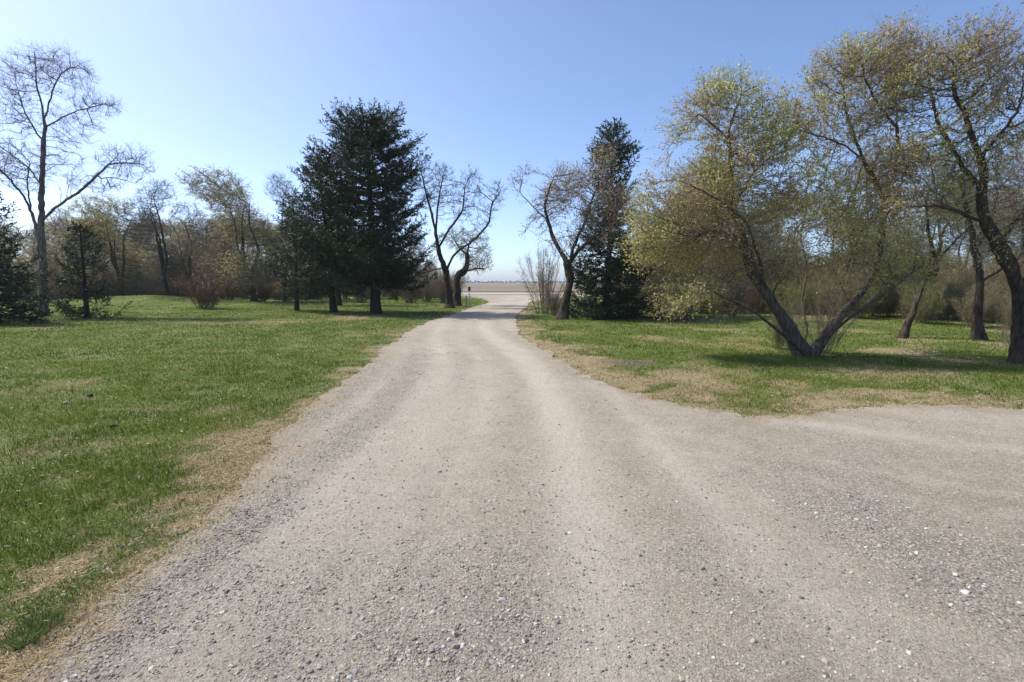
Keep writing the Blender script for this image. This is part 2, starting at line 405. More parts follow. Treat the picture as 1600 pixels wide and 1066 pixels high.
def stone_cols(n, rng):
    k = rng.random(n); c = np.empty((n, 3)); gsh = rng.uniform(.15, .38, n)
    c[:] = gsh[:, None] * np.array([1.06, .95, .78])
    q = k < .12; c[q] = rng.uniform(.38, .52, (q.sum(), 1)) * np.array([1, .95, .88])
    q = (k > .12) & (k < .24); c[q] = rng.uniform(.12, .18, (q.sum(), 1)) * np.array([1, .96, .95])
    q = (k > .24) & (k < .38); c[q] = rng.uniform(.2, .33, (q.sum(), 1)) * np.array([1.08, .92, .9])
    q = (k > .38) & (k < .46); c[q] = rng.uniform(.2, .34, (q.sum(), 1)) * np.array([1.12, .93, .72])
    return c
def scatter_stones(mb, x, y, z, s, BV, BT, rng):
    n = len(x); v = np.repeat(BV[None], n, 0) * rng.uniform(.7, 1.25, (n, len(BV), 1))
    v = v * (s[:, None] * np.stack([rng.uniform(.8, 1.35, n), rng.uniform(.65, 1.1, n), rng.uniform(.45, .8, n)], 1))[:, None]
    a = rng.uniform(0, 2 * np.pi, n); ca, sa = np.cos(a)[:, None], np.sin(a)[:, None]
    X = v[..., 0] * ca - v[..., 1] * sa; Y = v[..., 0] * sa + v[..., 1] * ca; Z = v[..., 2] + X * rng.normal(0, .25, (n, 1))
    v = np.stack([X + x[:, None], Y + y[:, None], Z + (z + s * .10)[:, None]], -1)
    t = (np.arange(n) * len(BV))[:, None, None] + BT[None]
    mb.add(v.reshape(-1, 3), t.reshape(-1, 3), np.repeat(stone_cols(n, rng), len(BT), 0))
rng = np.random.default_rng(11)
n = 540000
rad = np.exp(rng.uniform(np.log(1.85), np.log(26), n)); ang = rng.uniform(R(-52), R(50), n)
x, y = rad * np.sin(ang), rad * np.cos(ang)
ins = inside(x, y); ed = edge_dist(x, y); lo = loose(x, y)
prob = np.where(ins, .11 + .42 * lo ** 1.3, np.clip(.30 - ed * .42, 0, 1) * np.where(x < 0, 1.5, .8))
keep = rng.random(n) < prob * np.where(rad > 12, .7, 1)
x, y, rad, ins = x[keep], y[keep], rad[keep], ins[keep]
s = np.exp(rng.normal(np.log(.0036), .48, len(x))); s = np.maximum(s, rad * .00055); s = np.minimum(s, .018)
z = np.where(ins, drive_z(x, y) * np.clip(.25 + edge_dist(x, y) / .35, 0, 1), hgt(x, y))
mb = MB(); nr = (rad < 4.5) & (s > .005)
scatter_stones(mb, x[nr], y[nr], z[nr], s[nr], ICO_V, ICO_T, rng); scatter_stones(mb, x[~nr], y[~nr], z[~nr], s[~nr], OCT_V, OCT_T, rng)
print('pebbles', len(x), nr.sum())
o = mb.build('gravel', M_STONE); tag(o, kind='stuff')

# ------------------------------------------------------------------ grass blades (stuff)
rng = np.random.default_rng(12)
n = 640000
rad = np.exp(rng.uniform(np.log(2.0), np.log(48), n)); ang = rng.uniform(R(-54), R(52), n)
x, y = rad * np.sin(ang), rad * np.cos(ang)
ins = inside(x, y); ed = edge_dist(x, y)
keep = ~ins | (rng.random(n) < .75 * np.exp(-ed / .09))
x, y, rad, ed, ins = x[keep], y[keep], rad[keep], ed[keep], ins[keep]
dr = dryness(x, y, ed); br = bare(x, y); cl = fbm(x * 3.3, y * 3.3, 151, 3)
keep = rng.random(len(x)) < (1 - br * .9) * (1 - .45 * dr) * np.where(rad < 20, .55 + .9 * sstep(.35, .6, cl), 1)
x, y, rad, ed, ins, dr, cl = x[keep], y[keep], rad[keep], ed[keep], ins[keep], dr[keep], cl[keep]
n = len(x)
olive = fbm(x * 1.3, y * 1.0, 231, 4)
isdry = rng.random(n) < np.clip(dr * 1.0 + .10 + .35 * sstep(.48, .68, olive), 0, .9)
h = rng.uniform(.022, .055, n) * (.7 + .7 * cl); h = np.where(isdry, h * .8, h) * np.where(ed < .5, .75, 1)
wd = np.maximum(.0024, rad * .00062) * rng.uniform(.7, 1.3, n)
a = rng.uniform(0, 2 * np.pi, n); lean = np.where(isdry, rng.uniform(.6, 2.2, n), rng.uniform(.1, .9, n)); la = rng.uniform(0, 2 * np.pi, n)
z = hgt(x, y) + np.where(ins, .02, 0)
bx, by = np.cos(a) * wd, np.sin(a) * wd
tx, ty = np.cos(la) * lean * h, np.sin(la) * lean * h; hz = h / np.sqrt(1 + lean ** 2 * .6)
v = np.empty((n, 3, 3)); v[:, 0] = np.stack([x - bx, y - by, z - .004], 1); v[:, 1] = np.stack([x + bx, y + by, z - .004], 1); v[:, 2] = np.stack([x + tx, y + ty, z + hz], 1)
hue = rng.random((n, 1)) * .6 + fbm(x * .9, y * .7, 161, 4)[:, None] * 1.5 - .6; hue = np.clip(hue, 0, 1)
gc = (1 - hue) * np.array([.070, .132, .014]) + hue * np.array([.175, .215, .030])
dc = rng.uniform(.55, 1.35, (n, 1)) * np.array([.40, .32, .175])
c = np.where(isdry[:, None], dc, gc) * rng.uniform(.75, 1.2, (n, 1))
mb = MB(); mb.add(v.reshape(-1, 3), np.arange(n * 3).reshape(-1, 3), c)
print('blades', n)
o = mb.build('grass', M_GRASS); tag(o, kind='stuff')

# mown straw lying along the gravel's edge
rng = np.random.default_rng(14); n = 420000
rad = np.exp(rng.uniform(np.log(2.0), np.log(30), n)); ang = rng.uniform(R(-52), R(50), n); x, y = rad * np.sin(ang), rad * np.cos(ang)
ins = inside(x, y); ed = edge_dist(x, y); dr = dryness(x, y, ed); pr = np.where(ins, .5 * np.exp(-ed / .16), .8 * sstep(.2, .7, dr) + .06)
k = rng.random(n) < pr; x, y, rad, ins = x[k], y[k], rad[k], ins[k]; n = len(x); z = hgt(x, y) + np.where(ins, .022, .004)
a = rng.uniform(0, 6.28, n); ln = rng.uniform(.02, .06, n) + rad * .0006; wd = np.maximum(.0016, rad * .0006) * rng.uniform(.7, 1.4, n); b1 = a + 1.57
d = np.stack([np.cos(a) * ln, np.sin(a) * ln, rng.uniform(.0, .35, n) * ln], 1); q = np.stack([np.cos(b1) * wd, np.sin(b1) * wd, 0 * x], 1); c0 = np.stack([x, y, z], 1)
v = np.stack([c0 - q, c0 + q, c0 + d], 1); cc = rng.uniform(.5, 1.4, (n, 1)) * np.where(rng.random((n, 1)) < .75, np.array([[.50, .41, .25]]), np.array([[.27, .18, .10]]))
mb = MB(); mb.add(v.reshape(-1, 3), np.arange(n * 3).reshape(-1, 3), cc); print('straw', n)
o = mb.build('straw', M_GRASS); tag(o, kind='stuff')

# dry leaves and bits lying on the lawn
n = 5200
rad = np.exp(rng.uniform(np.log(2.2), np.log(34), n)); ang = rng.uniform(R(-50), R(48), n)
x, y = rad * np.sin(ang), rad * np.cos(ang); k = ~inside(x, y) & (rng.random(n) < .35 + .65 * sstep(.4, .6, fbm(x * .7, y * .7, 171, 3)))
x, y, rad = x[k], y[k], rad[k]; n = len(x)
s = rng.uniform(.009, .022, n) + rad * .0003; a = rng.uniform(0, 2 * np.pi, n); q = np.stack([np.cos(a), np.sin(a), rng.uniform(-.5, .5, n)], 1); p_ = np.stack([-np.sin(a), np.cos(a), rng.uniform(-.5, .5, n)], 1)
c0 = np.stack([x, y, hgt(x, y) + .03], 1); v = np.stack([c0 - q * s[:, None], c0 - p_ * s[:, None] * .5, c0 + q * s[:, None], c0 + p_ * s[:, None] * .5 + np.array([0, 0, .006])], 1)
t = (np.arange(n) * 4)[:, None, None] + np.array([(0, 1, 2), (0, 2, 3)])[None]
cc = rng.uniform(.6, 1.3, (n, 1)) * np.where(rng.random((n, 1)) < .6, np.array([[.5, .43, .32]]), np.array([[.26, .17, .1]]))
mb = MB(); mb.add(v.reshape(-1, 3), t.reshape(-1, 3), np.repeat(cc, 2, 0)); o = mb.build('leaf_litter', M_LEAF); tag(o, kind='stuff')

# ------------------------------------------------------------------ woody plants
def tube(mb, path, rads, sides, c=(1, 1, 1), cap=False, knob=0.0, roots=0):
    path = np.asarray(path, float); rads = np.asarray(rads, float); n = len(path)
    tan = nrm(np.gradient(path, axis=0)); ref = np.array([.31, .89, .12]) if abs(tan[0][2]) > .7 else np.array([.1, .2, 1.])
    u = nrm(np.cross(tan, ref)); w_ = np.cross(tan, u)
    a = np.arange(sides) * 2 * np.pi / sides
    rm = np.repeat(rads[:, None], sides, 1)
    if knob:
        sl_ = np.concatenate([[0], np.cumsum(np.linalg.norm(np.diff(path, axis=0), axis=1))])[:, None]
        sd_ = path[0, 0] * 7 + path[0, 1] * 3
        rm = rm * (1 + knob * (vnoise(np.cos(a)[None] * 1.7 + sl_ * .6 + sd_, np.sin(a)[None] * 1.7 + sl_ * 2.3, 5) - .5) * 2 + knob * .7 * (vnoise(np.cos(a)[None] * 3 + sd_, np.sin(a)[None] * 3 + sl_ * 6, 9) - .5) * 2)
        if roots: rm = rm * (1 + .45 * np.exp(-np.maximum(path[:, 2:3] + .05, 0) / .16) * (np.cos(a[None] * roots + sd_) * .6 + .5))
    v = path[:, None] + rm[..., None] * (np.cos(a)[None, :, None] * u[:, None] + np.sin(a)[None, :, None] * w_[:, None])
    i = np.arange(n * sides).reshape(n, sides); A = i[:-1]; B = np.roll(A, -1, 1); C_ = np.roll(i[1:], -1, 1); D = i[1:]
    t = np.concatenate([np.stack([A, B, C_], -1).reshape(-1, 3), np.stack([A, C_, D], -1).reshape(-1, 3)])
    v = v.reshape(-1, 3)
    if cap:
        v = np.concatenate([v, path[-1:]]); k = len(v) - 1; e = i[-1]
        t = np.concatenate([t, np.stack([e, np.roll(e, -1), np.full(sides, k)], 1)])
    mb.add(v, t, c)

def resample(pl, seg):
    pl = np.asarray(pl, float); d = np.linalg.norm(np.diff(pl, axis=0), axis=1); s = np.concatenate([[0], np.cumsum(d)])
    n = max(2, int(s[-1] / seg) + 1); q = np.linspace(0, s[-1], n)
    # smooth (Catmull-like) by double averaging a dense polyline
    out = np.stack([np.interp(q, s, pl[:, i]) for i in range(3)], 1)
    for _ in range(2):
        out[1:-1] = (out[:-2] + 2 * out[1:-1] + out[2:]) / 4
    return out

def finer(path, rad, st):
    s = np.concatenate([[0], np.cumsum(np.linalg.norm(np.diff(path, axis=0), axis=1))]); q = np.linspace(0, s[-1], max(len(path), int(s[-1] / st)))
    return np.stack([np.interp(q, s, path[:, i]) for i in range(3)], 1), np.interp(q, s, rad)

def spikes(mb, base, dirs, ln, r, c, rng, bend=.25, simple=False):
    """thin tapering twigs of two segments, three-sided"""
    n = len(base)
    if not n: return base
    dirs = nrm(dirs); side = nrm(np.cross(dirs, rng.normal(size=(n, 3)))); w2 = np.cross(dirs, side)
    mid = base + dirs * (ln * .5)[:, None]; tip = mid + nrm(dirs + side * rng.uniform(0, bend * 2, (n, 1))) * (ln * .5)[:, None]
    V = np.empty((n, 7, 3)); a = np.array([0, 2.094, 4.189])
    for k in range(3):
        off = (np.cos(a[k]) * side + np.sin(a[k]) * w2)
        V[:, k] = base + off * r[:, None]; V[:, 3 + k] = mid + off * r[:, None] * .65
    V[:, 6] = tip
    if simple:
        V = np.concatenate([V[:, :3], V[:, 6:7]], 1); T = np.array([(0, 1, 3), (1, 2, 3), (2, 0, 3)])
        c = np.asarray(c, float); c = np.repeat(c, 3, 0) if c.ndim == 2 else c
        mb.add(V.reshape(-1, 3), ((np.arange(n) * 4)[:, None, None] + T[None]).reshape(-1, 3), c)
        return base, mid, tip
    T = np.array([(0, 1, 4), (0, 4, 3), (1, 2, 5), (1, 5, 4), (2, 0, 3), (2, 3, 5), (3, 4, 6), (4, 5, 6), (5, 3, 6)])
    t = (np.arange(n) * 7)[:, None, None] + T[None]
    c = np.asarray(c, float)
    if c.ndim == 2: c = np.repeat(c, 9, 0)
    mb.add(V.reshape(-1, 3), t.reshape(-1, 3), c)
    return base, mid, tip

def leaves(mb, pos, s, c, rng, along=None, aspect=.5):
    n = len(pos); q = nrm(rng.normal(size=(n, 3)) + (0 if along is None else along)); p_ = nrm(np.cross(q, rng.normal(size=(n, 3)))); up = np.cross(q, p_)
    s = s[:, None]
    V = np.stack([pos, pos + q * s * .5 - p_ * s * aspect * .5 + up * s * .08, pos + q * s, pos + q * s * .5 + p_ * s * aspect * .5 + up * s * .08], 1)
    t = (np.arange(n) * 4)[:, None, None] + np.array([(0, 1, 2), (0, 2, 3)])[None]
    mb.add(V.reshape(-1, 3), t.reshape(-1, 3), np.repeat(c, 2, 0))

def colonize(Pn, par, att, seg, kill, rng, trop=(0, 0, .05), jit=.35, maxit=160):
    Pn = list(Pn); par = list(par); att = np.asarray(att); nd = np.full(len(att), 1e9); ni = np.zeros(len(att), int)
    kids = {}
    new = np.arange(len(Pn)); trop = np.asarray(trop)
    for it in range(maxit):
        A = np.array([Pn[i] for i in new])
        d = np.linalg.norm(att[:, None] - A[None], axis=2); k = d.argmin(1); dm = d[np.arange(len(att)), k]
        up = dm < nd; nd[up] = dm[up]; ni[up] = new[k[up]]
        al = nd > kill; att, nd, ni = att[al], nd[al], ni[al]
        if not len(att): break
        Pa = np.array([Pn[i] for i in ni]); dirs = (att - Pa) / nd[:, None]
        # a node that has already grown reaches for one of its points, a fresh one for their mean
        w8 = np.where(np.array([kids.get(int(i), 0) for i in ni]) > 0, rng.random(len(ni)) ** 12, 1.0)
        uq, inv = np.unique(ni, return_inverse=True); acc = np.zeros((len(uq), 3)); np.add.at(acc, inv, dirs * w8[:, None])
        acc = nrm(nrm(acc) + trop + rng.normal(0, jit, acc.shape) * .5)
        new = []
        bad = []
        for u_, dvec in zip(uq, acc):
            if kids.get(u_, 0) >= 6: bad.append(u_); continue
            kids[u_] = kids.get(u_, 0) + 1
            Pn.append(Pn[u_] + dvec * seg); par.append(int(u_)); new.append(len(Pn) - 1)
        if bad:
            al = ~np.isin(ni, bad); att, nd, ni = att[al], nd[al], ni[al]
        if not new or not len(att): break
        new = np.array(new)
    return np.array(Pn), np.array(par)

def blob_points(blobs, rng):
    out = []
    for (cx, cy, cz, rx, ry, rz, n) in blobs:
        q = nrm(rng.normal(size=(n, 3))) * rng.random((n, 1)) ** .42
        out.append(np.array([cx, cy, cz]) + q * np.array([rx, ry, rz]))
    return np.concatenate(out)

def make_tree(name, loc, stems, blobs, seed, r_base, bark, seg=.2, kill=.3, twig_n=4, twig_len=.35, twig_r=.004, twig_col=(.13, .10, .085),
              leaf_n=0, leaf_s=.03, leaf_cols=None, trop=(0, 0, .06), twig_up=.25, limb_min=.03, r_tip=.006, jit=.4, twig_out=.7, aspect=.5, max_limbs=14, flare=.45, att_mul=1.0, gapf=1.6, gaps=.0, spray=.65, rmin_twig=.018, taper=.5, simple=False):
    """stems: polylines in local metres; the first starts at the ground, the others start on it (index of join found by nearness)"""
    rng = np.random.default_rng(seed)
    Pn, par, stem_of = [], [], []
    for si, pl in enumerate(stems):
        q = resample(pl, seg); q[1:-1] += rng.normal(0, seg * .06, q[1:-1].shape)
        if si == 0 or q[0][2] < .15 and not Pn: prev = -1
        elif q[0][2] < .2: prev = -1
        else:
            A = np.array(Pn); prev = int(np.linalg.norm(A - q[0], axis=1).argmin()); q = q[1:]
        for p_ in q:
            Pn.append(p_); par.append(prev); prev = len(Pn) - 1; stem_of.append(si)
    n0 = len(Pn)
    if att_mul != 1: blobs = [(*b_[:6], int(b_[6] * att_mul)) for b_ in blobs]
    att = blob_points(blobs, rng)
    if gaps:
        nz = fbm(att[:, 0] * gapf + att[:, 1] * .6 + seed, att[:, 2] * gapf + att[:, 1] * .8, seed + 7, 2)
        att = att[nz > gaps]
    Pn, par = colonize(Pn, par, att, seg, kill, rng, trop, jit)
    n = len(Pn); kids = [[] for _ in range(n)]
    for i in range(n):
        if par[i] >= 0: kids[par[i]].append(i)
    tips = sum(1 for k in kids if not k)
    roots = [i for i in range(n) if par[i] < 0]
    e = math.log(max(tips / len(roots), 3)) / math.log(r_base / r_tip)
    # children before parents: depth order
    depth = np.zeros(n, int)
    order = []
    stack = list(roots)
    while stack:
        i = stack.pop(); order.append(i)
        for k in kids[i]: depth[k] = depth[i] + 1; stack.append(k)
    rr = np.zeros(n); acc = np.zeros(n)
    for i in reversed(order):
        acc[i] = (r_tip ** e if not kids[i] else sum(acc[k] for k in kids[i])) + (r_tip * .22) ** e
    rr = acc ** (1 / e)
    zz = Pn[:, 2]; rr = rr * r_base / max(rr[i] for i in roots)
    rr = np.maximum(rr * (1 - taper * np.clip(zz / zz.max(), 0, 1) * np.clip(rr / (r_base * .25), 0, 1)), r_tip * .8)
    rr *= 1 + flare * np.exp(-np.maximum(zz, 0) / .28) * (rr > r_base * .4)
    root = empty(name, loc)
    wood = MB(); trunks = 0; limbs = []
    st = [(r0, None) for r0 in roots]; dirs = np.zeros((n, 3))
    while st:
        i, p0 = st.pop()
        ch = [i]
        while kids[ch[-1]]:
            ks = sorted(kids[ch[-1]], key=lambda k: -rr[k]); ch.append(ks[0])
            for k in ks[1:]: st.append((k, ch[-2]))
        path = Pn[ch]; rad_ = rr[ch].copy()
        if p0 is not None:
            path = np.concatenate([Pn[p0][None], path]); rad_ = np.concatenate([[min(rr[p0], rad_[0] * 1.25)], rad_])
        else:
            path = np.concatenate([path[:1] - np.array([0, 0, .15]), path]); rad_ = np.concatenate([[rad_[0] * 1.15], rad_])
        if len(path) < 2: continue
        tn = nrm(np.gradient(path, axis=0)); dirs[ch] = tn[-len(ch):]
        r0 = rad_.max(); sides = 9 if r0 > .08 else 7 if r0 > .035 else 5 if r0 > .014 else 3
        if p0 is None:
            mb_ = MB(); path, rad_ = finer(path, rad_, .09); tube(mb_, path, rad_, 14, cap=True, knob=.24, roots=5); mb_.build('trunk', bark, root, smooth=True, col=False); trunks += 1
        elif r0 > limb_min and len(path) > 4: limbs.append((r0, path, rad_, sides))
        else: tube(wood, path, rad_, sides, np.array(twig_col) * (.45 if r0 > .0105 else .8))
    limbs.sort(key=lambda q: -q[0])
    for k, (r0, path, rad_, sides) in enumerate(limbs):
        if k < max_limbs:
            mb_ = MB(); tube(mb_, path, rad_, sides, cap=True, knob=.12); mb_.build('limb', bark, root, smooth=True, col=False)
        else: tube(wood, path, rad_, sides, np.array(twig_col) * .45)
    # twigs
    print(name, 'nodes', n, 'tips', tips, 'e %.2f' % e, 'thin', int((rr < rmin_twig).sum()))
    thin = np.where((rr < rmin_twig) & (np.arange(n) >= n0 * .5))[0]
    cen = np.mean(blob_points(blobs, np.random.default_rng(1)), 0)
    rep = np.repeat(thin, twig_n); m_ = len(rep)
    outd = nrm(Pn[rep] - cen)
    td = dirs[rep] * .7 + rng.normal(0, spray, (m_, 3)) + outd * twig_out * .5 + np.array([0, 0, twig_up])
    bp_ = Pn[rep] - dirs[rep] * rng.uniform(0, seg, (m_, 1))
    ln = twig_len * rng.uniform(.45, 1.25, m_)
    tc = np.array(twig_col) * rng.uniform(.7, 1.35, (m_, 1))
    _, mid, tip = spikes(wood, bp_, td, ln, np.full(m_, twig_r) * rng.uniform(.7, 1.2, m_), tc, rng, simple=simple)
    # side twiglets
    sd = nrm(tip - mid) + rng.normal(0, .7, (m_, 3)) + np.array([0, 0, twig_up * .5])
    _, m2, t2 = spikes(wood, mid, sd, ln * .6, np.full(m_, twig_r * .65), tc, rng, simple=True)
    if leaf_n > 0:
        mb_ = MB(); segs = [(bp_, mid), (mid, tip), (mid, t2)]
        lp = []; al = []
        for k in range(int(math.ceil(leaf_n))):
            a_, b_ = segs[(k + 1) % 3]; f = rng.random((m_, 1)); sel = rng.random(m_) < (leaf_n / math.ceil(leaf_n))
            lp.append((a_ + (b_ - a_) * f + rng.normal(0, .007, (m_, 3)))[sel]); al.append(nrm(b_ - a_)[sel])
        lp = np.concatenate(lp); al = np.concatenate(al); k = len(lp)
        # colour drifts through the crown in clumps
        cl = fbm(lp[:, 0] * 1.1 + lp[:, 2] * .6 + seed, lp[:, 1] * 1.1 - lp[:, 2] * .7, seed, 3)
        pal = np.array(leaf_cols); f = np.clip((cl - .3) / .4 + rng.normal(0, .28, k), 0, .999) * (len(pal) - 1)
        i0 = f.astype(int); fr = (f - i0)[:, None]; cc = pal[i0] * (1 - fr) + pal[np.minimum(i0 + 1, len(pal) - 1)] * fr
        cc = cc * rng.uniform(.75, 1.25, (k, 1))
        leaves(mb_, lp, leaf_s * rng.uniform(.6, 1.35, k), cc, rng, al * 1.3, aspect)
        crown = mb_.build('crown', M_LEAF, root)
        wood.build('twigs', M_TWIG, crown)
    else:
        wood.build('crown', M_TWIG, root)
    return root

def local(pts, base):
    return [np.asarray(p_) - base for p_ in pts]
def px_blobs(lst, Y, base, dens=1.0, ymul=.9):
    out = []
    for t in lst:
        u, v, ru, rv, n = t[:5]; Yc = Y + (t[5] if len(t) > 5 else 0)
        c = P(u, v, Yc) - base; k = Yc / 800.
        out.append((c[0], c[1], c[2], ru * k, (ru + rv) * .5 * k * ymul, rv * k, int(n * dens)))
    return out

# ---------------- spruces
def make_spruce(name, loc, H, prof, seed, bottom=.12, whorl=.33, per=7, lean=(0, 0), r_base=.2, dens=1.0, up_top=.75, up_mid=.05, up_low=-.35, tuft=.18, col=(.034, .054, .022), gap=.0, wide=.046, az_gap=None):
    rng = np.random.default_rng(seed); root = empty(name, loc)
    zs = np.linspace(-.2, H, 22); sway = fbm(zs * .3, zs * 0 + seed, seed, 2) - .5
    tr = np.stack([lean[0] * zs / H + sway * .15 * (zs > 0), lean[1] * zs / H, zs], 1)
    rd = r_base * np.clip(1 - zs / H, 0, 1) ** .85 + .012; rd *= 1 + .4 * np.exp(-np.maximum(zs, 0) / .25)
    mb = MB(); tube(mb, tr, rd, 10, cap=True); mb.build('trunk', M_BARK_SPRUCE, root, smooth=True, col=False)
    wood, ned = MB(), MB(); pr = np.array(prof)
    NB, ND, NL = [], [], []
    z = bottom * H; az = rng.uniform(0, 6)
    while z < H - .12:
        fr = 1 - z / H                                     # 0 at the top
        R_ = np.interp(fr, pr[:, 0], pr[:, 1])
        k_ = per if fr > .12 else max(4, per - 2)
        for j in range(k_):
            az += 2 * np.pi / k_ + rng.normal(0, .25)
            if rng.random() < gap: continue
            if az_gap is not None and abs(((az - az_gap[0] + np.pi) % (2 * np.pi)) - np.pi) < az_gap[1] and fr > az_gap[2]: continue
            Ln = max(.18, R_ * (rng.uniform(.55, 1.15) if fr > .22 else rng.uniform(.7, 1.08))); z0 = z + rng.uniform(-.5, .5) * whorl
            s = np.linspace(0, 1, 8)
            e0 = np.interp(fr, [0, .25, .6, 1], [up_top, up_top * .45 + up_mid * .5, up_mid, up_low]) + rng.normal(0, np.interp(fr, [0, .2, .5], [.06, .13, .19]))
            tipup = np.interp(fr, [0, .4, 1], [.15, .25, .35])
            hz = Ln * s; vz = Ln * (np.tan(e0) * s * (1 - .35 * s) + tipup * s ** 2.6 - .10 * np.sin(s * np.pi) * (fr > .3))
            aa = az + rng.normal(0, .12) * s
            bx = np.interp(z0, tr[:, 2], tr[:, 0]); by = np.interp(z0, tr[:, 2], tr[:, 1])
            path = np.stack([bx + np.cos(aa) * hz, by + np.sin(aa) * hz, z0 + vz], 1)
            rb = .006 + .012 * Ln; tube(wood, path, rb * (1 - .85 * s), 4 if Ln > 1 else 3, (.05, .04, .032))
            nb = max(4, int(Ln / .095 * dens)); f = np.sort(rng.uniform(.14 if Ln < 1.5 else .24, 1, nb))
            bp_ = np.stack([np.interp(f, s, path[:, i]) for i in range(3)], 1)
            tn = nrm(np.stack([np.interp(f, s, nrm(np.gradient(path, axis=0))[:, i]) for i in range(3)], 1))
            sdv = nrm(np.cross(tn, [0, 0, 1.])) * np.where(np.arange(nb) % 2, 1, -1)[:, None]
            bd = nrm(tn * rng.uniform(.45, 1., (nb, 1)) + sdv * rng.uniform(.4, 1.0, (nb, 1)) + np.array([0, 0, -.22]) + rng.normal(0, .3, (nb, 3)))
            bl = (Ln * .30 * (1.08 - f) + .16) * rng.uniform(.7, 1.2, nb)
            NB.append(bp_); ND.append(bd); NL.append(bl)
            NB.append(path[-3:]); ND.append(nrm(np.gradient(path, axis=0))[-3:]); NL.append(np.full(3, .24))
        z += whorl * rng.uniform(.75, 1.25) * (1 if fr > .2 else .7)
    NB.append(np.array([[tr[-1][0], tr[-1][1], H - .25]])); ND.append(np.array([[0, 0, 1.]])); NL.append(np.array([.4]))
    NB, ND, NL = np.concatenate(NB), np.concatenate(ND), np.concatenate(NL)
    spikes(wood, NB, ND, NL, np.full(len(NB), .006), (.05, .04, .03), rng, .1)
    # needle tufts along each branchlet
    st_ = .07 / max(dens, .6); cnt = np.maximum(2, (NL / st_).astype(int)); idx = np.repeat(np.arange(len(NB)), (cnt * 1.9).astype(int)); n = len(idx)
    f = rng.random(n); pos = NB[idx] + ND[idx] * (f * NL[idx])[:, None]
    d = nrm(ND[idx] * .8 + rng.normal(0, .55, (n, 3)) + np.array([0, 0, .06]))
    ln = tuft * rng.uniform(.6, 1.2, n); sd = nrm(np.cross(d, rng.normal(size=(n, 3)))); wd = wide * rng.uniform(.6, 1.2, n)
    V = np.stack([pos, pos + d * (ln * .45)[:, None] + sd * wd[:, None] * .5, pos + d * ln[:, None], pos + d * (ln * .45)[:, None] - sd * wd[:, None] * .5], 1)
    t = (np.arange(n) * 4)[:, None, None] + np.array([(0, 1, 2), (0, 2, 3)])[None]
    cl = fbm(pos[:, 0] * 1.5 + pos[:, 2], pos[:, 1] * 1.5 - pos[:, 2] * .5, seed, 3)[:, None]
    cc = np.array(col) * rng.uniform(.65, 1.35, (n, 1)) * (.7 + .6 * cl); br_ = rng.random((n, 1)) < .05
    cc = np.where(br_, np.array([[.06, .045, .025]]), cc)
    ned.add(V.reshape(-1, 3), t.reshape(-1, 3), np.repeat(cc, 2, 0))
    cr = ned.build('crown', M_NEEDLE, root); wood.build('branch_wood', M_TWIG, cr)
    return root

def ground(u, v, dz=0):
    g_ = G(u, v); return np.array([g_[0], g_[1], float(hgt(g_[0], g_[1])) + dz])

# the large spruce beside the lane and its companions
YB = ground(588, 490); k = YB[1] / 800
H1 = P(572, 186, YB[1])[2]
lean1 = P(572, 186, YB[1])[0] - YB[0]
o = make_spruce('spruce_tree', YB, H1, [(0, .12), (.05, .9), (.12, 1.75), (.22, 2.4), (.35, 2.7), (.5, 2.8), (.7, 3.0), (.85, 3.0), (1, 2.6)], 21, .17, .27, 9, (lean1, 0), .25, 1.1, up_top=.95, up_mid=.12, up_low=-.12)
tag(o, 'tallest dark spruce with a broad dense crown beside the gravel lane', 'tree', 'spruces beside the lane')
b2 = ground(522, 488); H2 = P(492, 236, b2[1] + .3)[2]
o = make_spruce('spruce_tree', b2, H2, [(0, .1), (.1, .8), (.3, 1.55), (.5, 2.2), (.7, 2.6), (1, 2.4)], 22, .16, .30, 8, (P(492, 214, b2[1])[0] - b2[0], .3), .17, 1.05, up_top=.8, up_low=-.2, gap=.06)
tag(o, 'slimmer spruce with a lower pointed top touching the tallest spruce', 'tree', 'spruces beside the lane')
b3 = ground(465, 486); H3 = P(462, 305, b3[1])[2]
o = make_spruce('spruce_tree', b3, H3, [(0, .08), (.15, .55), (.4, 1.1), (.7, 1.35), (1, 1.3)], 23, .14, .34, 7, (0, 0), .11, .9, up_low=-.25, gap=.08)
tag(o, 'thin small spruce at the outer end of the spruce clump', 'tree', 'spruces beside the lane')
b4 = ground(531, 477); H4 = P(515, 285, b4[1])[2]
o = make_spruce('spruce_tree', b4, H4, [(0, .1), (.2, .9), (.5, 1.7), (.8, 2.1), (1, 1.9)], 24, .22, .36, 7, (-.5, 0), .16, .75, gap=.12)
tag(o, 'spruce half hidden behind the slimmer spruce in the shade of the clump', 'tree', 'spruces beside the lane')
# spruces by the tall bare poplar
b5 = ground(-8, 506); H5 = P(-4, 290, b5[1])[2]
o = make_spruce('spruce_tree', b5, H5, [(0, .1), (.2, .75), (.5, 1.35), (.8, 1.9), (1, 2.1)], 25, .02, .30, 7, (0, 0), .14, 1.0, up_mid=0, up_low=-.22)
tag(o, 'dark full spruce cut off by the picture edge in front of the bare poplar', 'tree')
b6 = ground(137, 499); H6 = P(135, 354, b6[1])[2]
o = make_spruce('spruce_tree', b6, H6, [(0, .06), (.2, .42), (.45, .8), (.75, 1.35), (1, 1.65)], 26, .03, .27, 6, (0, 0), .09, .9, up_mid=0, up_low=-.15, gap=.12)
tag(o, 'small young spruce with branches down to the lawn beside the bare poplar', 'tree')
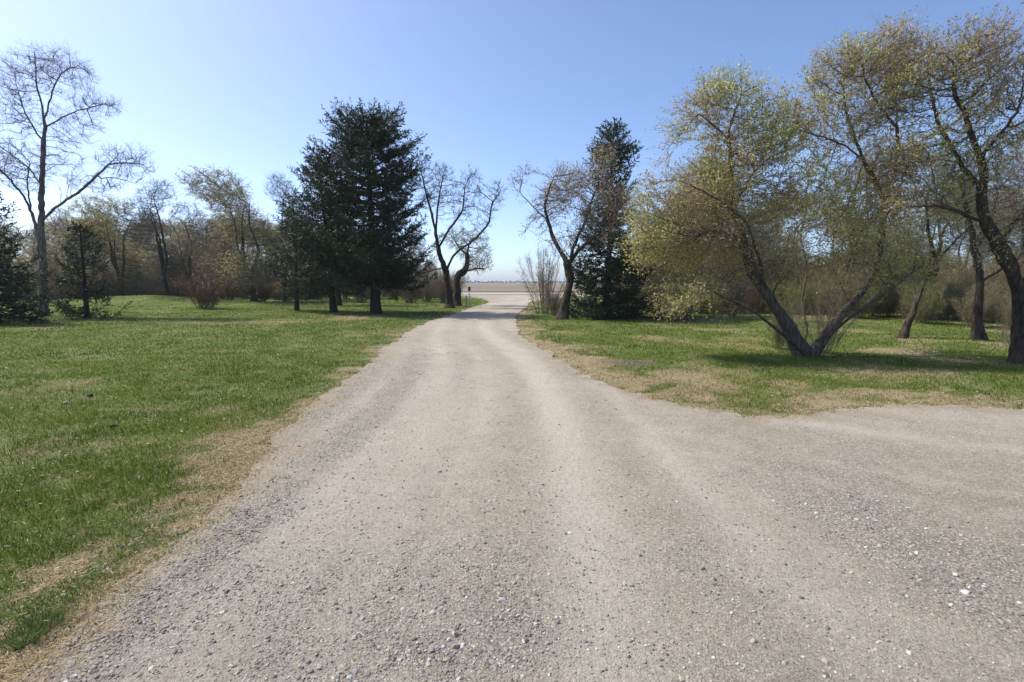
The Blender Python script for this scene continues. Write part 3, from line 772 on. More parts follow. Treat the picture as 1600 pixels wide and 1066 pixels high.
# spruce on the other side of the lane
b7 = ground(946, 497); H7 = P(953, 191, b7[1])[2]
o = make_spruce('spruce_tree', b7, H7, [(0, .03), (.04, .2), (.09, .5), (.15, .85), (.2, 1.15), (.26, .95), (.4, .95), (.5, 1.35), (.65, 1.8), (.8, 2.1), (.95, 2.1), (1, 1.9)], 27, .01, .29, 9, (.2, 0), .15, 1.1, up_top=.75, up_mid=-.05, up_low=-.42, gap=.04, col=(.034, .055, .024))
tag(o, 'tall spruce with a pointed open top among the pinkish maple', 'tree')

# ---------------- palettes
YG = [(.46, .36, .22), (.49, .42, .19), (.47, .46, .16), (.49, .51, .17)]
TAN = [(.38, .28, .22), (.42, .33, .24), (.41, .34, .20), (.36, .34, .15)]
PALE = [(.32, .27, .17), (.36, .33, .16), (.34, .36, .14)]
GRN = [(.23, .25, .09), (.29, .33, .10), (.33, .38, .12)]

# ---------------- tall bare poplar
Yp = 24.2; bp0 = np.array([*P(67, 478, Yp)[:2], 0.]); bp0[2] = float(hgt(bp0[0], bp0[1]))
def S(lst, Y, base): return local([P(t[0], t[1], Y + (t[2] if len(t) > 2 else 0)) for t in lst], base)
stems = [[np.zeros(3)] + S([(67, 430), (64, 343), (66, 264), (69, 216), (70, 190), (66, 165), (57, 141), (55, 100), (55, 76)], Yp, bp0),
         S([(66, 345), (80, 330, -.2), (96, 318, -.5), (121, 302, -.8), (143, 283, -1), (163, 264, -1.2), (183, 245, -1.4)], Yp, bp0),
         S([(150, 278, -1.1), (178, 277, -1), (212, 287, -.9)], Yp, bp0), S([(172, 257, -1.3), (200, 254, -1.5), (225, 258, -1.6)], Yp, bp0),
         S([(63, 385), (57, 360, .3), (48, 327, .6), (32, 299, .8), (5, 270, 1), (-40, 235, 1.2)], Yp, bp0),
         S([(48, 327, .6), (45, 305, .7), (42, 280, .8), (47, 255, .8)], Yp, bp0),
         S([(66, 290), (45, 262, -.6), (20, 243, -1), (-10, 222, -1.3)], Yp, bp0),
         S([(68, 222), (55, 205, .2), (37, 172, .5), (28, 146, .7), (20, 100, .8)], Yp, bp0),
         S([(70, 186), (75, 169, -.2), (82, 141, -.3), (95, 113, -.3), (128, 100, -.4)], Yp, bp0),
         S([(69, 200), (84, 190, .3), (118, 174, .6), (166, 162, .9)], Yp, bp0)]
bl = px_blobs([(55, 110, 30, 35, 60), (100, 115, 45, 30, 60), (20, 140, 28, 45, 60), (150, 165, 40, 20, 40), (195, 255, 45, 28, 80, -1.4), (150, 290, 40, 20, 30, -1),
               (10, 250, 45, 40, 70), (-40, 230, 50, 50, 60), (45, 270, 35, 40, 50), (95, 250, 30, 40, 30), (40, 190, 35, 25, 30), (120, 205, 40, 25, 25)], Yp, bp0)
o = make_tree('poplar_tree', bp0, stems, bl, 31, .175, M_BARK_PALE, .2, .21, 4, .55, .0042, (.17, .14, .125), 0, att_mul=3.4, limb_min=.028, twig_up=.35, r_tip=.007)
tag(o, 'tall leafless poplar with a pale trunk and one long bare limb reaching out', 'tree')

# ---------------- dark bare tree at the lane
b = ground(703, 481); Yq = b[1]
stems = [[np.zeros(3)] + S([(700, 450), (696, 421), (687, 399), (680, 358), (672, 324), (664, 296), (657, 262)], Yq, b),
         S([(697, 424), (708, 399, .2), (722, 388, .3), (742, 374, .4), (764, 350, .5), (768, 320, .5), (782, 298, .5)], Yq, b),
         S([(685, 388), (700, 361, -.5), (723, 331, -.9), (727, 290, -1.1)], Yq, b), S([(681, 366), (684, 320, .6), (690, 285, .8)], Yq, b),
         S([(694, 418), (672, 424, -.8), (648, 432, -1.2)], Yq, b)]
bl = px_blobs([(665, 290, 28, 40, 120), (690, 290, 25, 38, 110), (735, 305, 22, 45, 110), (775, 305, 15, 25, 70), (715, 320, 25, 30, 60), (655, 420, 25, 15, 30), (760, 340, 15, 20, 25)], Yq, b)
o = make_tree('maple_tree', b, stems, bl, 32, .2, M_BARK_DARK, .2, .2, 3, .42, .006, (.085, .065, .055), 0, att_mul=2.6, limb_min=.03, twig_up=.5, r_tip=.008)
tag(o, 'leafless dark forked tree leaning over the bend of the lane', 'tree')

# kinked little tree behind it
b = ground(714, 478); Yq = b[1]
stems = [[np.zeros(3)] + S([(714, 455), (713, 436), (718, 427), (727, 424), (731, 410), (730, 395), (734, 378)], Yq, b), S([(727, 424), (742, 420, -.3), (758, 420, -.4)], Yq, b), S([(730, 400), (716, 385, .4), (706, 370, .6)], Yq, b)]
bl = px_blobs([(735, 380, 30, 26, 110), (745, 412, 24, 14, 90), (712, 372, 24, 20, 60), (755, 395, 14, 18, 40)], Yq, b)
o = make_tree('willow_tree', b, stems, bl, 33, .26, M_BARK_DARK, .18, .18, 3, .4, .006, (.11, .09, .07), 5, .06, PALE, att_mul=2.6, limb_min=.04, twig_up=-.15, flare=.15)
tag(o, 'short stout tree with a kinked trunk and drooping pale green twigs behind the forked tree', 'tree')

# ---------------- pinkish maple in front of the pointed spruce
b = ground(879, 499); Yq = b[1]
stems = [[np.zeros(3)] + S([(884, 465), (892, 438), (884, 405), (868, 381), (858, 352), (850, 322), (858, 295), (866, 275)], Yq, b),
         S([(872, 384), (850, 376, -.4), (835, 365, -.7), (815, 352, -.9)], Yq, b), S([(890, 425), (893, 395, .3), (905, 365, .4), (916, 345, .5), (925, 310, .5), (943, 270, .4)], Yq, b),
         S([(856, 345), (835, 325, .3), (815, 305, .4)], Yq, b), S([(888, 415), (905, 390, -.6), (935, 365, -1), (960, 345, -1.3)], Yq, b)]
bl = px_blobs([(838, 298, 42, 35, 150), (880, 298, 45, 40, 170), (920, 312, 45, 50, 240, -.8), (943, 262, 24, 32, 90, -1), (822, 360, 32, 25, 70), (895, 365, 50, 38, 150, -.4), (960, 330, 38, 42, 140, -1.4), (965, 375, 32, 28, 80, -1.4), (855, 335, 30, 30, 60)], Yq, b)
o = make_tree('maple_tree', b, stems, bl, 34, .18, M_BARK_DARK, .17, .17, 3, .48, .005, (.19, .155, .13), 3.6, .06, TAN, att_mul=3.2, gaps=.48, gapf=1.0, spray=.45, limb_min=.03, twig_up=.1, r_tip=.007)
tag(o, 'leaning maple with pinkish tan buds in front of the pointed spruce', 'tree')

# ---------------- big two-stemmed willow on the lawn
b = ground(1258, 556); Yw = b[1]
def SW(l): return S(l, Yw, b)
stems = [[np.zeros(3)] + SW([(1233, 514), (1202, 469), (1177, 427, .1), (1160, 376, .2), (1149, 337, .2), (1142, 300, .1), (1142, 245), (1136, 212), (1149, 172), (1160, 145)]),
         [np.array([.12, .05, 0.])] + SW([(1285, 527, .1), (1300, 509, .2), (1327, 479, .3), (1358, 442, .5), (1371, 411, .6), (1378, 367, .6), (1381, 320, .6), (1395, 285, .6), (1403, 237, .5), (1401, 194, .4), (1400, 150, .3)]),
         SW([(1197, 452), (1183, 393, -.5), (1166, 345, -.8), (1120, 310, -1.1), (1080, 290, -1.3)]),
         SW([(1149, 318, .1), (1174, 273, .4), (1202, 245, .6), (1247, 228, .8)]), SW([(1136, 214), (1110, 192, -.3), (1092, 178, -.5)]),
         SW([(1381, 312, .6), (1367, 282, .2), (1350, 254, -.1), (1327, 231, -.3), (1288, 214, -.5)]), SW([(1350, 254, -.1), (1335, 215, 0), (1320, 170, .2), (1318, 140, .3)]),
         SW([(1160, 376, .2), (1120, 360, -.4), (1085, 370, -.8), (1055, 385, -1.1)]), SW([(1155, 352, .2), (1118, 340, .9), (1070, 335, 1.4)]),
         SW([(1401, 200, .4), (1372, 165, .1), (1350, 120, -.2)]), SW([(1378, 360, .6), (1345, 345, 1.2), (1300, 362, 1.6)]),
         SW([(1330, 476, .3), (1300, 420, .8), (1303, 380, 1), (1290, 360, 1.2)]), SW([(1202, 469), (1235, 400, .8), (1245, 350, 1.1)]),
         [np.array([.06, .25, 0.])] + SW([(1262, 510, .5), (1252, 470, .8), (1262, 420, 1.1), (1250, 370, 1.3), (1262, 320, 1.5)]), [np.array([.2, -.1, 0.])] + SW([(1300, 520, -.4), (1335, 490, -.7), (1372, 465, -1.), (1420, 430, -1.2)]),
         [np.array([-.05, -.15, 0.])] + SW([(1225, 525, -.4), (1180, 488, -.8), (1120, 458, -1.2), (1080, 440, -1.5)])]
bl = px_blobs([(1140, 165, 62, 38, 170), (1100, 215, 60, 50, 210), (1185, 205, 62, 60, 220), (1080, 290, 75, 65, 330), (1150, 285, 70, 70, 230), (1060, 365, 62, 60, 240), (1110, 375, 60, 55, 200), (1040, 425, 38, 40, 70), (1100, 440, 50, 30, 50),
               (1240, 210, 50, 50, 110), (1205, 290, 55, 60, 100), (1320, 120, 55, 45, 190), (1370, 95, 55, 45, 170), (1410, 120, 40, 55, 120), (1300, 190, 55, 45, 150), (1370, 180, 50, 50, 130), (1290, 270, 60, 50, 90), (1340, 300, 60, 40, 90), (1260, 350, 55, 45, 35), (1400, 270, 45, 50, 90),
               (1220, 390, 40, 40, 22), (1310, 390, 40, 40, 28), (1022, 385, 34, 60, 110), (1050, 455, 40, 28, 60), (1100, 470, 45, 25, 40, -1), (1015, 330, 26, 40, 60), (1400, 400, 45, 40, 60, -.8), (1340, 350, 60, 45, 45), (1270, 310, 40, 60, 30, 1.2), (1440, 420, 30, 30, 30, -1.1)], Yw, b, ymul=1.05)
o = make_tree('willow_tree', b, stems, bl, 35, .125, M_BARK, .12, .12, 3, .42, .0032, (.21, .17, .115), 4.2, .058, YG, att_mul=4.3, gaps=.45, gapf=1.7, spray=.38, twig_out=1.1, aspect=.42, simple=True, limb_min=.02, twig_up=.12, r_tip=.0066, max_limbs=26, rmin_twig=.012)
tag(o, 'large two stemmed willow with a budding yellow green crown standing out on the lawn', 'tree')

# ---------------- tree at the picture's edge with the thick curved trunk
b = ground(1597, 566); Ye = b[1]
def SE(l): return S(l, Ye, b)
stems = [[np.zeros(3)] + SE([(1598, 520), (1594, 480), (1584, 428), (1557, 374), (1538, 347), (1535, 318), (1534, 290), (1541, 276), (1527, 231), (1513, 203), (1510, 178), (1490, 150), (1488, 110)]),
         SE([(1540, 350), (1520, 340, -.1), (1496, 330, -.3), (1463, 320, -.5), (1422, 324, -.8), (1390, 315, -1)]), SE([(1534, 292), (1505, 265, .2), (1477, 214, .4), (1463, 186, .5), (1455, 150, .5), (1450, 110, .5)]),
         SE([(1530, 245), (1560, 215, -.3), (1590, 175, -.5)]), SE([(1560, 378), (1600, 330, .4), (1640, 280, .7), (1660, 220, .9)]), SE([(1590, 450), (1630, 400, -.2), (1690, 350, -.3)])]
bl = px_blobs([(1470, 100, 50, 50, 210), (1520, 95, 50, 50, 190), (1440, 150, 45, 45, 150), (1490, 170, 55, 50, 200), (1555, 140, 45, 55, 170), (1580, 210, 40, 50, 130), (1440, 230, 45, 45, 100), (1530, 250, 50, 45, 120), (1590, 300, 40, 50, 100), (1430, 310, 45, 30, 70), (1490, 320, 50, 30, 80),
               (1650, 210, 55, 70, 130), (1690, 330, 55, 60, 100), (1570, 380, 40, 35, 40), (1390, 330, 35, 30, 50)], Ye, b, ymul=1.05)
o = make_tree('maple_tree', b, stems, bl, 36, .135, M_BARK_DARK, .12, .12, 3, .42, .0032, (.19, .155, .115), 4.0, .058, gaps=.46, gapf=1.7, spray=.38, twig_out=1.1, aspect=.42, leaf_cols=[(.43, .34, .24), (.46, .39, .21), (.45, .43, .16), (.47, .48, .17)], att_mul=3.2, simple=True, limb_min=.022, twig_up=.15, r_tip=.0066, max_limbs=24, rmin_twig=.012)
tag(o, 'tree with a thick dark curved trunk at the picture edge and budding crown', 'tree')

# ---------------- background trees: a few kinds, grown once, then copied
def bg_kind(seed, H, W, lean, leafy, cols, twig_col, bark, nst=2, bare_h=.02):
    rng = np.random.default_rng(seed); stems = []
    for i in range(nst):
        a = rng.uniform(0, 6.28); w_ = W * rng.uniform(.25, .55) * (0 if i == 0 and nst > 1 else 1)
        top = np.array([np.cos(a) * w_ + lean, np.sin(a) * w_, H * rng.uniform(.72, .88)])
        p1 = top * np.array([.12, .12, .22]) + rng.normal(0, .12, 3); p2 = top * np.array([.35, .35, .5]) + rng.normal(0, .25, 3); p3 = top * np.array([.75, .75, .78]) + rng.normal(0, .25, 3)
        s0 = np.array([rng.normal(0, .12), rng.normal(0, .12), 0]) if i else np.zeros(3)
        stems.append([s0, p1, p2, p3, top])
    blobs = []
    for i in range(9):
        a = i * 2.4 + rng.uniform(0, 1); rr_ = W * rng.uniform(.25, .66); zc = H * (bare_h + .17 + .70 * ((i * .381 + .2) % 1))
        blobs.append((np.cos(a) * rr_ + lean * zc / H, np.sin(a) * rr_, zc, W * rng.uniform(.3, .45), W * rng.uniform(.3, .45), H * rng.uniform(.10, .17), 260))
    o = make_tree('bare_tree', (0, 0, 0), stems, blobs, seed, .115, bark, .24, .23, 4, .55, .0085, twig_col, leafy, .085, cols, limb_min=.035, r_tip=.006, max_limbs=10, twig_up=.2, simple=True, taper=.6)
    return o
KB = [bg_kind(51, 9, 2.8, .4, .7, TAN, (.19, .16, .125), M_BARK_DARK, 3), bg_kind(52, 9, 2.5, -.8, 0, None, (.155, .132, .11), M_BARK_DARK, 3),
      bg_kind(53, 9, 3.2, .6, 3.4, PALE, (.18, .15, .105), M_BARK, 3), bg_kind(54, 9, 3.0, -.5, 3.6, YG, (.19, .155, .11), M_BARK, 3),
      bg_kind(55, 9, 2.8, .9, 2.6, TAN, (.18, .14, .115), M_BARK, 3), bg_kind(56, 9, 2.5, 0, 2.6, GRN, (.15, .13, .09), M_BARK_DARK, 3)]
used = set()
def place(k, u, v, vtop, rz, label, group, wide=1.0, name=None):
    src = KB[k]
    if k in used: o = copy_tree(src)
    else: o = src; used.add(k)
    p_ = ground(u, v); H = P(u, vtop, p_[1])[2] - p_[2]; s = H / 9.0
    o.location = p_.tolist(); o.rotation_euler = (0, 0, rz); o.scale = (s * wide * 1.3, s * wide * 1.3, s)
    tag(o, label, 'tree', group); return o
LW = 'trees of the shelterbelt behind the lawn'
place(3, 190, 470, 306, .4, 'yellow green budding tree behind the small young spruce', LW)
place(2, 118, 471, 332, 2.2, 'pale budding tree between the bare poplar and the small spruce', LW)
place(1, 262, 474, 282, 1.0, 'dark leafless leaning tree with a tall thin stem behind the grassy mound', LW, .85)
place(0, 305, 472, 312, 3.1, 'dense brown twiggy tree behind the reddish shrub', LW)
place(2, 398, 472, 276, 5.2, 'broad pale green willow with curving limbs behind the lawn', LW, 1.15)
place(1, 446, 471, 268, 4.0, 'tall grey leafless tree next to the thin small spruce', LW, .7)
place(4, 345, 468, 335, 1.4, 'low tan budding tree between the dense brown tree and the broad willow', LW)
place(0, 490, 468, 330, 5.0, 'brown twiggy tree seen behind the spruce clump', LW)
place(5, 20, 468, 352, .3, 'greenish budding tree behind the bare poplar trunk', LW)
place(0, 226, 466, 325, 2.0, 'brownish twiggy tree just before the leaning leafless tree', LW)
place(4, 150, 465, 330, 4.2, 'tan tree directly behind the small young spruce top', LW)
place(1, 640, 470, 352, 2.4, 'thin leafless tree between the tallest spruce and the forked tree', LW, .7)
place(4, 560, 466, 372, 1.1, 'budding tree glimpsed under the tallest spruce', LW)
place(5, 424, 464, 345, 3.3, 'greenish tree behind the broad pale willow', LW)
REAR = ('brownish twiggy tree', 'leafless grey tree', 'pale budding tree', 'yellow green budding tree', 'tan budding tree', 'greenish leafing tree')
for u, v, vt, k, rz in ((-40, 470, 335, 4, 1.), (-110, 474, 300, 0, 2.), (70, 466, 360, 1, 5.), (280, 464, 335, 2, 2.7), (370, 464, 330, 3, .6), (520, 463, 370, 2, 3.6), (600, 464, 385, 0, 4.4), (330, 464, 340, 1, 3.),
                        (45, 463, 340, 3, 2.), (95, 464, 340, 0, 1.2), (135, 462, 345, 5, .4), (172, 462, 345, 0, 2.9), (208, 461, 335, 4, 3.7), (245, 462, 340, 2, 5.9), (295, 461, 345, 3, 5.0), (318, 460, 350, 0, .9),
                        (352, 461, 345, 2, 1.9), (385, 461, 350, 4, 2.2), (430, 461, 345, 0, 4.9), (460, 461, 350, 3, 5.5), (485, 460, 365, 0, .2), (545, 460, 385, 4, 2.6), (625, 461, 390, 2, 3.4), (665, 463, 405, 0, 1.6)):
    place(k, u, v, vt, rz, REAR[k] + ' in the rear row of the shelterbelt behind the lawn', REAR[k] + 's in the rear of the shelterbelt')
RW = 'trees of the grove behind the large willow'
place(4, 1030, 498, 300, .5, 'leaning dark tree beside the pointed spruce in the grove', RW, .8)
place(3, 1056, 502, 330, 2.5, 'multi stemmed tree with dark foot under the willow crown', RW, .7)
place(0, 1088, 490, 280, 1.2, 'brown twiggy tree between the multi stemmed tree and the upright thick trunk', RW, .8)
place(2, 1130, 488, 250, 4.4, 'upright tree with a thick trunk seen under the willow crown', RW, .9)
place(4, 1310, 500, 225, 5.5, 'tan budding tree behind the leaning right stem of the willow', RW, .7)
place(2, 1180, 482, 290, .9, 'pale tree behind the left stem of the willow', RW)
place(5, 1455, 505, 230, 2.0, 'green budding tree behind the thin curved tree', RW, .7)
place(0, 1580, 500, 215, 4.9, 'brown twiggy tree behind the thick curved trunk', RW, .7)
for u, v, vt, k, rz in ((1000, 478, 330, 1, 2.), (1060, 472, 345, 2, 3.), (1225, 474, 360, 1, 1.), (1350, 478, 320, 4, 2.4), (1420, 480, 300, 2, .2), (1500, 482, 300, 1, 1.3), (1555, 484, 310, 5, 5.), (1620, 490, 270, 3, 3.), (1680, 495, 250, 0, .4), (975, 472, 350, 0, 3.9), (1150, 472, 370, 1, 5.5)):
    place(k, u, v, vt, rz, REAR[k] + ' in the rear row of the grove behind the willow', REAR[k] + 's in the rear of the grove')

# two individually shaped trunks behind the lawn on the right
b = ground(1408, 530); Yq = b[1]
stems = [[np.zeros(3)] + S([(1420, 505), (1432, 469), (1447, 432), (1463, 408), (1480, 388), (1510, 360)], Yq, b), S([(1433, 468), (1422, 420, .4), (1418, 370, .6)], Yq, b), S([(1462, 410), (1450, 360, -.3), (1448, 310, -.4)], Yq, b)]
bl = px_blobs([(1500, 350, 50, 40, 90), (1420, 340, 35, 45, 80), (1450, 300, 45, 40, 90), (1480, 280, 45, 40, 60)], Yq, b)
o = make_tree('maple_tree', b, stems, bl, 37, .075, M_BARK_DARK, .17, .17, 2, .32, .0038, (.12, .10, .08), 3, .045, PALE, att_mul=2.6, simple=True, limb_min=.025, r_tip=.005)
tag(o, 'thin dark curved tree leaning across the grove edge beside the green brush', 'tree')
b = ground(1528, 532); Yq = b[1]
stems = [[np.zeros(3)] + S([(1527, 490), (1531, 435), (1522, 385), (1515, 340), (1500, 290)], Yq, b), S([(1530, 440), (1560, 425, -.2), (1590, 405, -.3)], Yq, b), S([(1524, 395), (1545, 350, .5), (1560, 300, .7)], Yq, b)]
bl = px_blobs([(1500, 290, 50, 50, 90), (1560, 300, 45, 45, 80), (1595, 390, 40, 30, 50), (1530, 240, 50, 40, 70)], Yq, b)
o = make_tree('maple_tree', b, stems, bl, 38, .105, M_BARK_DARK, .17, .17, 2, .32, .0038, (.12, .10, .08), 3, .045, PALE, att_mul=2.6, simple=True, limb_min=.025, r_tip=.005)
tag(o, 'straight dark trunk standing between the thin curved tree and the thick curved trunk', 'tree')

# ---------------- shrubs
def make_shrub(name, seed, H, W, nst, twig_col, leaf_n, cols, leaf_s=.04, twigs=44, up=.35):
    rng = np.random.default_rng(seed); root = empty(name, (0, 0, 0)); wd = MB(); lf = MB(); B, D, Ln = [], [], []
    for i in range(nst):
        a = rng.uniform(0, 6.28); sp = W * rng.random() ** .6; h = H * rng.uniform(.6, 1.05) * (1 - .25 * (sp / W) ** 2)
        p0 = np.array([np.cos(a) * sp * .25, np.sin(a) * sp * .25, -.05]); p2 = np.array([np.cos(a) * sp, np.sin(a) * sp, h]); p1 = p0 * .4 + p2 * .5 + np.array([0, 0, h * .12]) + rng.normal(0, .16, 3)
        s = np.linspace(0, 1, 7)[:, None]; pt = (1 - s) ** 2 * p0 + 2 * s * (1 - s) * p1 + s ** 2 * p2
        pt[1:] += rng.normal(0, .035, pt[1:].shape)
        tube(wd, pt, np.linspace(.009, .003, 7) * (.6 + .4 * H), 4, np.array(twig_col) * .8)
        f = rng.uniform(.18, 1, twigs); q = np.stack([np.interp(f, s[:, 0], pt[:, k_]) for k_ in range(3)], 1); tn = nrm(p2 - p0)
        B.append(q); D.append(tn + rng.normal(0, .7, (twigs, 3)) + np.array([0, 0, up * .4])); Ln.append(rng.uniform(.15, .5, twigs) * (.5 + .3 * H))
    B, D, Ln = map(np.concatenate, (B, D, Ln)); n = len(B); tc = np.array(twig_col) * rng.uniform(.65, 1.35, (n, 1))
    _, mid, tip = spikes(wd, B, D, Ln, np.full(n, .0038), tc, rng, simple=True)
    spikes(wd, mid, nrm(tip - mid) + rng.normal(0, .7, (n, 3)), Ln * .6, np.full(n, .003), tc, rng, simple=True)
    spikes(wd, (mid + B) / 2, nrm(tip - mid) + rng.normal(0, .7, (n, 3)), Ln * .6, np.full(n, .003), tc, rng, simple=True)
    st = wd.build('stem', M_TWIG, root)
    if leaf_n:
        k = int(n * leaf_n); i = rng.integers(0, n, k); lp = mid[i] + (tip[i] - mid[i]) * rng.uniform(-.8, 1, (k, 1)); pal = np.array(cols)
        cc = pal[rng.integers(0, len(pal), k)] * rng.uniform(.7, 1.3, (k, 1)); leaves(lf, lp, leaf_s * rng.uniform(.6, 1.3, k), cc, rng)
        lf.build('foliage', M_LEAF, root)
    return root
RED = [(.24, .13, .09), (.28, .19, .10), (.19, .17, .07)]
KS = [make_shrub('shrub', 71, 1.9, 1.3, 54, (.19, .155, .115), 0, None), make_shrub('shrub', 72, 2.2, 1.5, 54, (.21, .17, .12), 1.8, PALE, .065),
      make_shrub('shrub', 73, 1.8, 1.5, 54, (.19, .165, .105), 2.6, GRN, .07), make_shrub('shrub', 74, 1.7, 1.5, 54, (.15, .095, .07), 1.6, RED, .05), make_shrub('shrub', 75, 2.4, 2.2, 36, (.2, .165, .13), 1.1, PALE, .055, twigs=40)]
sused = set()
def shrub(k, u, v, vtop, hw, label, group=None, rz=None):
    if k in sused: o = copy_tree(KS[k])
    else: o = KS[k]; sused.add(k)
    p_ = ground(u, v); H = P(u, vtop, p_[1])[2] - p_[2]
    o.location = p_.tolist(); o.rotation_euler = (0, 0, (u * .37) % 6.28 if rz is None else rz)
    o.scale = (hw * p_[1] / 800 / (1.3, 1.5, 1.5, 1.5, 2.2)[k],) * 2 + (H / (1.9, 2.2, 1.8, 1.7, 2.4)[k],)
    tag(o, label, 'shrub', group); return o
shrub(3, 320, 483, 424, 40, 'rounded reddish brown shrub standing alone before the shelterbelt')
shrub(4, 850, 490, 388, 48, 'open twiggy shrub at the foot of the leaning maple by the lane')
shrub(0, 866, 493, 455, 18, 'dark low shrub at the lane corner under the leaning maple')
shrub(4, 1288, 551, 462, 52, 'pale bare suckers sprouting between the two willow stems')
shrub(4, 1236, 548, 470, 34, 'short twiggy suckers at the foot of the left willow stem', rz=2.)
shrub(4, 1590, 552, 500, 40, 'low twiggy brush at the foot of the thick curved trunk')
shrub(1, 1060, 503, 440, 40, 'pale budding bush at the foot of the multi stemmed tree')
shrub(2, 1215, 545, 470, 18, 'small green sprouts hanging along the left willow stem')
SB = ('bare brown brush', 'pale budding brush', 'green leafing brush', 'reddish brown brush')
def brush(k, u, v, vt, hw, where):
    shrub(k, u, v, vt, hw, SB[k] + ' along the foot of the ' + where, SB[k] + ' of the ' + where)
for i, u in enumerate(range(-60, 700, 26)):
    rng_ = random.Random(u)
    if 300 < u < 340: continue
    v = 470 + rng_.uniform(-4, 4) + (6 if u < 120 else 0) + (2 if u > 600 else 0)
    brush(rng_.choice((0, 0, 0, 3, 1)), u, v, v - rng_.uniform(24, 44), rng_.uniform(22, 32), 'shelterbelt')
    brush(rng_.choice((0, 1, 1, 0)), u + 13, v - 6, v - rng_.uniform(40, 70), rng_.uniform(22, 32), 'shelterbelt')
for i, u in enumerate(range(985, 1740, 27)):
    rng_ = random.Random(u)
    t_ = (u - 985) / 615; v = 490 + 24 * t_ + rng_.uniform(-5, 5)
    brush(rng_.choice((2, 2, 1) if u > 1180 else (1, 0, 2)), u, v, v - rng_.uniform(45, 80), rng_.uniform(24, 36), 'grove')
    brush(rng_.choice((2, 1)), u + 10, v - 12, v - rng_.uniform(70, 110), 32, 'grove')
    brush(rng_.choice((1, 1, 2)), u - 4, v - 18, v - rng_.uniform(90, 130), 34, 'grove')

# ---------------- lane marker and stake
def bar(mb, a, b_, r, sides=8, c=(1, 1, 1)): tube(mb, np.array([a, b_]), np.array([r, r]), sides, c, cap=True)
def flat_mat(name, c, rough=.6, metal=0):
    m, nt, N, L, b = new_mat(name); g = N.new('ShaderNodeNewGeometry'); n1 = noise_node(N, L, 25, 4, g.outputs['Position'])
    r = ramp(N, L, n1.outputs[0], [(.3, tuple(x * .75 for x in c)), (.7, tuple(min(1, x * 1.15) for x in c))]); L.new(r.outputs[0], b.inputs['Base Color'])
    b.inputs['Roughness'].default_value = rough; b.inputs['Metallic'].default_value = metal; return m
p_ = ground(733.5, 479.5); H = P(733, 448, p_[1])[2]
o = empty('lane_marker', p_); mb = MB(); bar(mb, (0, 0, -.2), (0, 0, H - .05), .025); mb.build('post', flat_mat('grey_steel_post', (.13, .12, .11)), o, smooth=True, col=False)
mb = MB(); tube(mb, np.array([(0, 0, H - .27), (0, 0, H - .25), (0, 0, H - .02), (0, 0, H)]), np.array([.06, .085, .085, .06]), 16, cap=True)
hd = mb.build('reflector', flat_mat('dark_red_reflector', (.09, .018, .018), .35), o, smooth=False, col=False)
tag(o, 'thin post with a dark red reflector head on the grass by the lane', 'marker post')
p_ = ground(728, 480); H = P(728, 462, p_[1])[2]
mb = MB(); bar(mb, (0, 0, -.2), (.03, 0, H), .04, 5); o = mb.build('wooden_stake', flat_mat('weathered_wood', (.17, .15, .12)), col=False, loc=p_.tolist()); tag(o, 'short weathered wooden stake beside the red topped marker post', 'stake')

# ---------------- clods on the lawn and larger stones on the gravel
def lump(name, loc, s, colr, seed, label, cat, group=None, sq=.6):
    rng = np.random.default_rng(seed); v = ICO_V; t = ICO_T
    # one subdivision
    vv = list(map(tuple, v)); cache = {}; nt_ = []
    def midp(a, b_):
        k = (min(a, b_), max(a, b_))
        if k not in cache: q = np.array(vv[a]) + np.array(vv[b_]); q /= np.linalg.norm(q); vv.append(tuple(q)); cache[k] = len(vv) - 1
        return cache[k]
    for a, b_, c in t:
        x, y, z = midp(a, b_), midp(b_, c), midp(c, a); nt_ += [(a, x, z), (b_, y, x), (c, z, y), (x, y, z)]
    v = np.array(vv) * rng.uniform(.8, 1.15, (len(vv), 1)) * np.array([1.15, .85, sq]) * s
    mb = MB(); mb.add(v, nt_, np.array(colr) * rng.uniform(.85, 1.15, (len(nt_), 1)))
    o = mb.build(name, M_STONE, loc=(loc[0], loc[1], loc[2] + s * sq * .55)); o.rotation_euler = (0, 0, rng.uniform(0, 6)); tag(o, label, cat, group); return o
lump('dirt_clod', ground(141, 621, .015), .038, (.05, .04, .03), 1, 'dark dirt clod farther out on the green lawn', 'clod')
lump('dirt_clod', ground(177, 669, .015), .032, (.06, .045, .035), 2, 'dark brown dirt clod nearer the gravel edge on the lawn', 'clod')
lump('dirt_clod', ground(103, 632, .015), .03, (.30, .24, .17), 3, 'pale clod with a dark side beside the dark clod on the lawn', 'clod')
def dstone(u, v, s, c, seed, label):
    g_ = G(u, v); lump('stone', (g_[0], g_[1], .024), s * .66, c, seed, label, 'stone', 'larger stones on the driveway', .5)
dstone(800, 1037, .019, (.5, .45, .36), 11, 'pale flat stone at the near middle of the driveway')
dstone(790, 1062, .02, (.09, .085, .09), 12, 'dark stone below the pale flat stone at the picture bottom')
dstone(1176, 955, .017, (.06, .055, .06), 13, 'black stone lying alone on the near driveway')
dstone(709, 976, .013, (.10, .09, .085), 14, 'dark grey stone on the smooth middle of the driveway')
dstone(740, 904, .012, (.07, .06, .06), 15, 'small black stone farther up the smooth middle')
dstone(348, 966, .021, (.52, .46, .37), 16, 'cream stone in the coarse gravel near the grass')
dstone(238, 1055, .024, (.46, .41, .33), 17, 'cream stone at the picture bottom in the coarse gravel')
dstone(700, 995, .014, (.5, .46, .4), 18, 'white pebble pair member beside the dark grey stone')
dstone(1290, 1065, .022, (.13, .11, .1), 19, 'brown stone at the picture bottom on the open driveway')

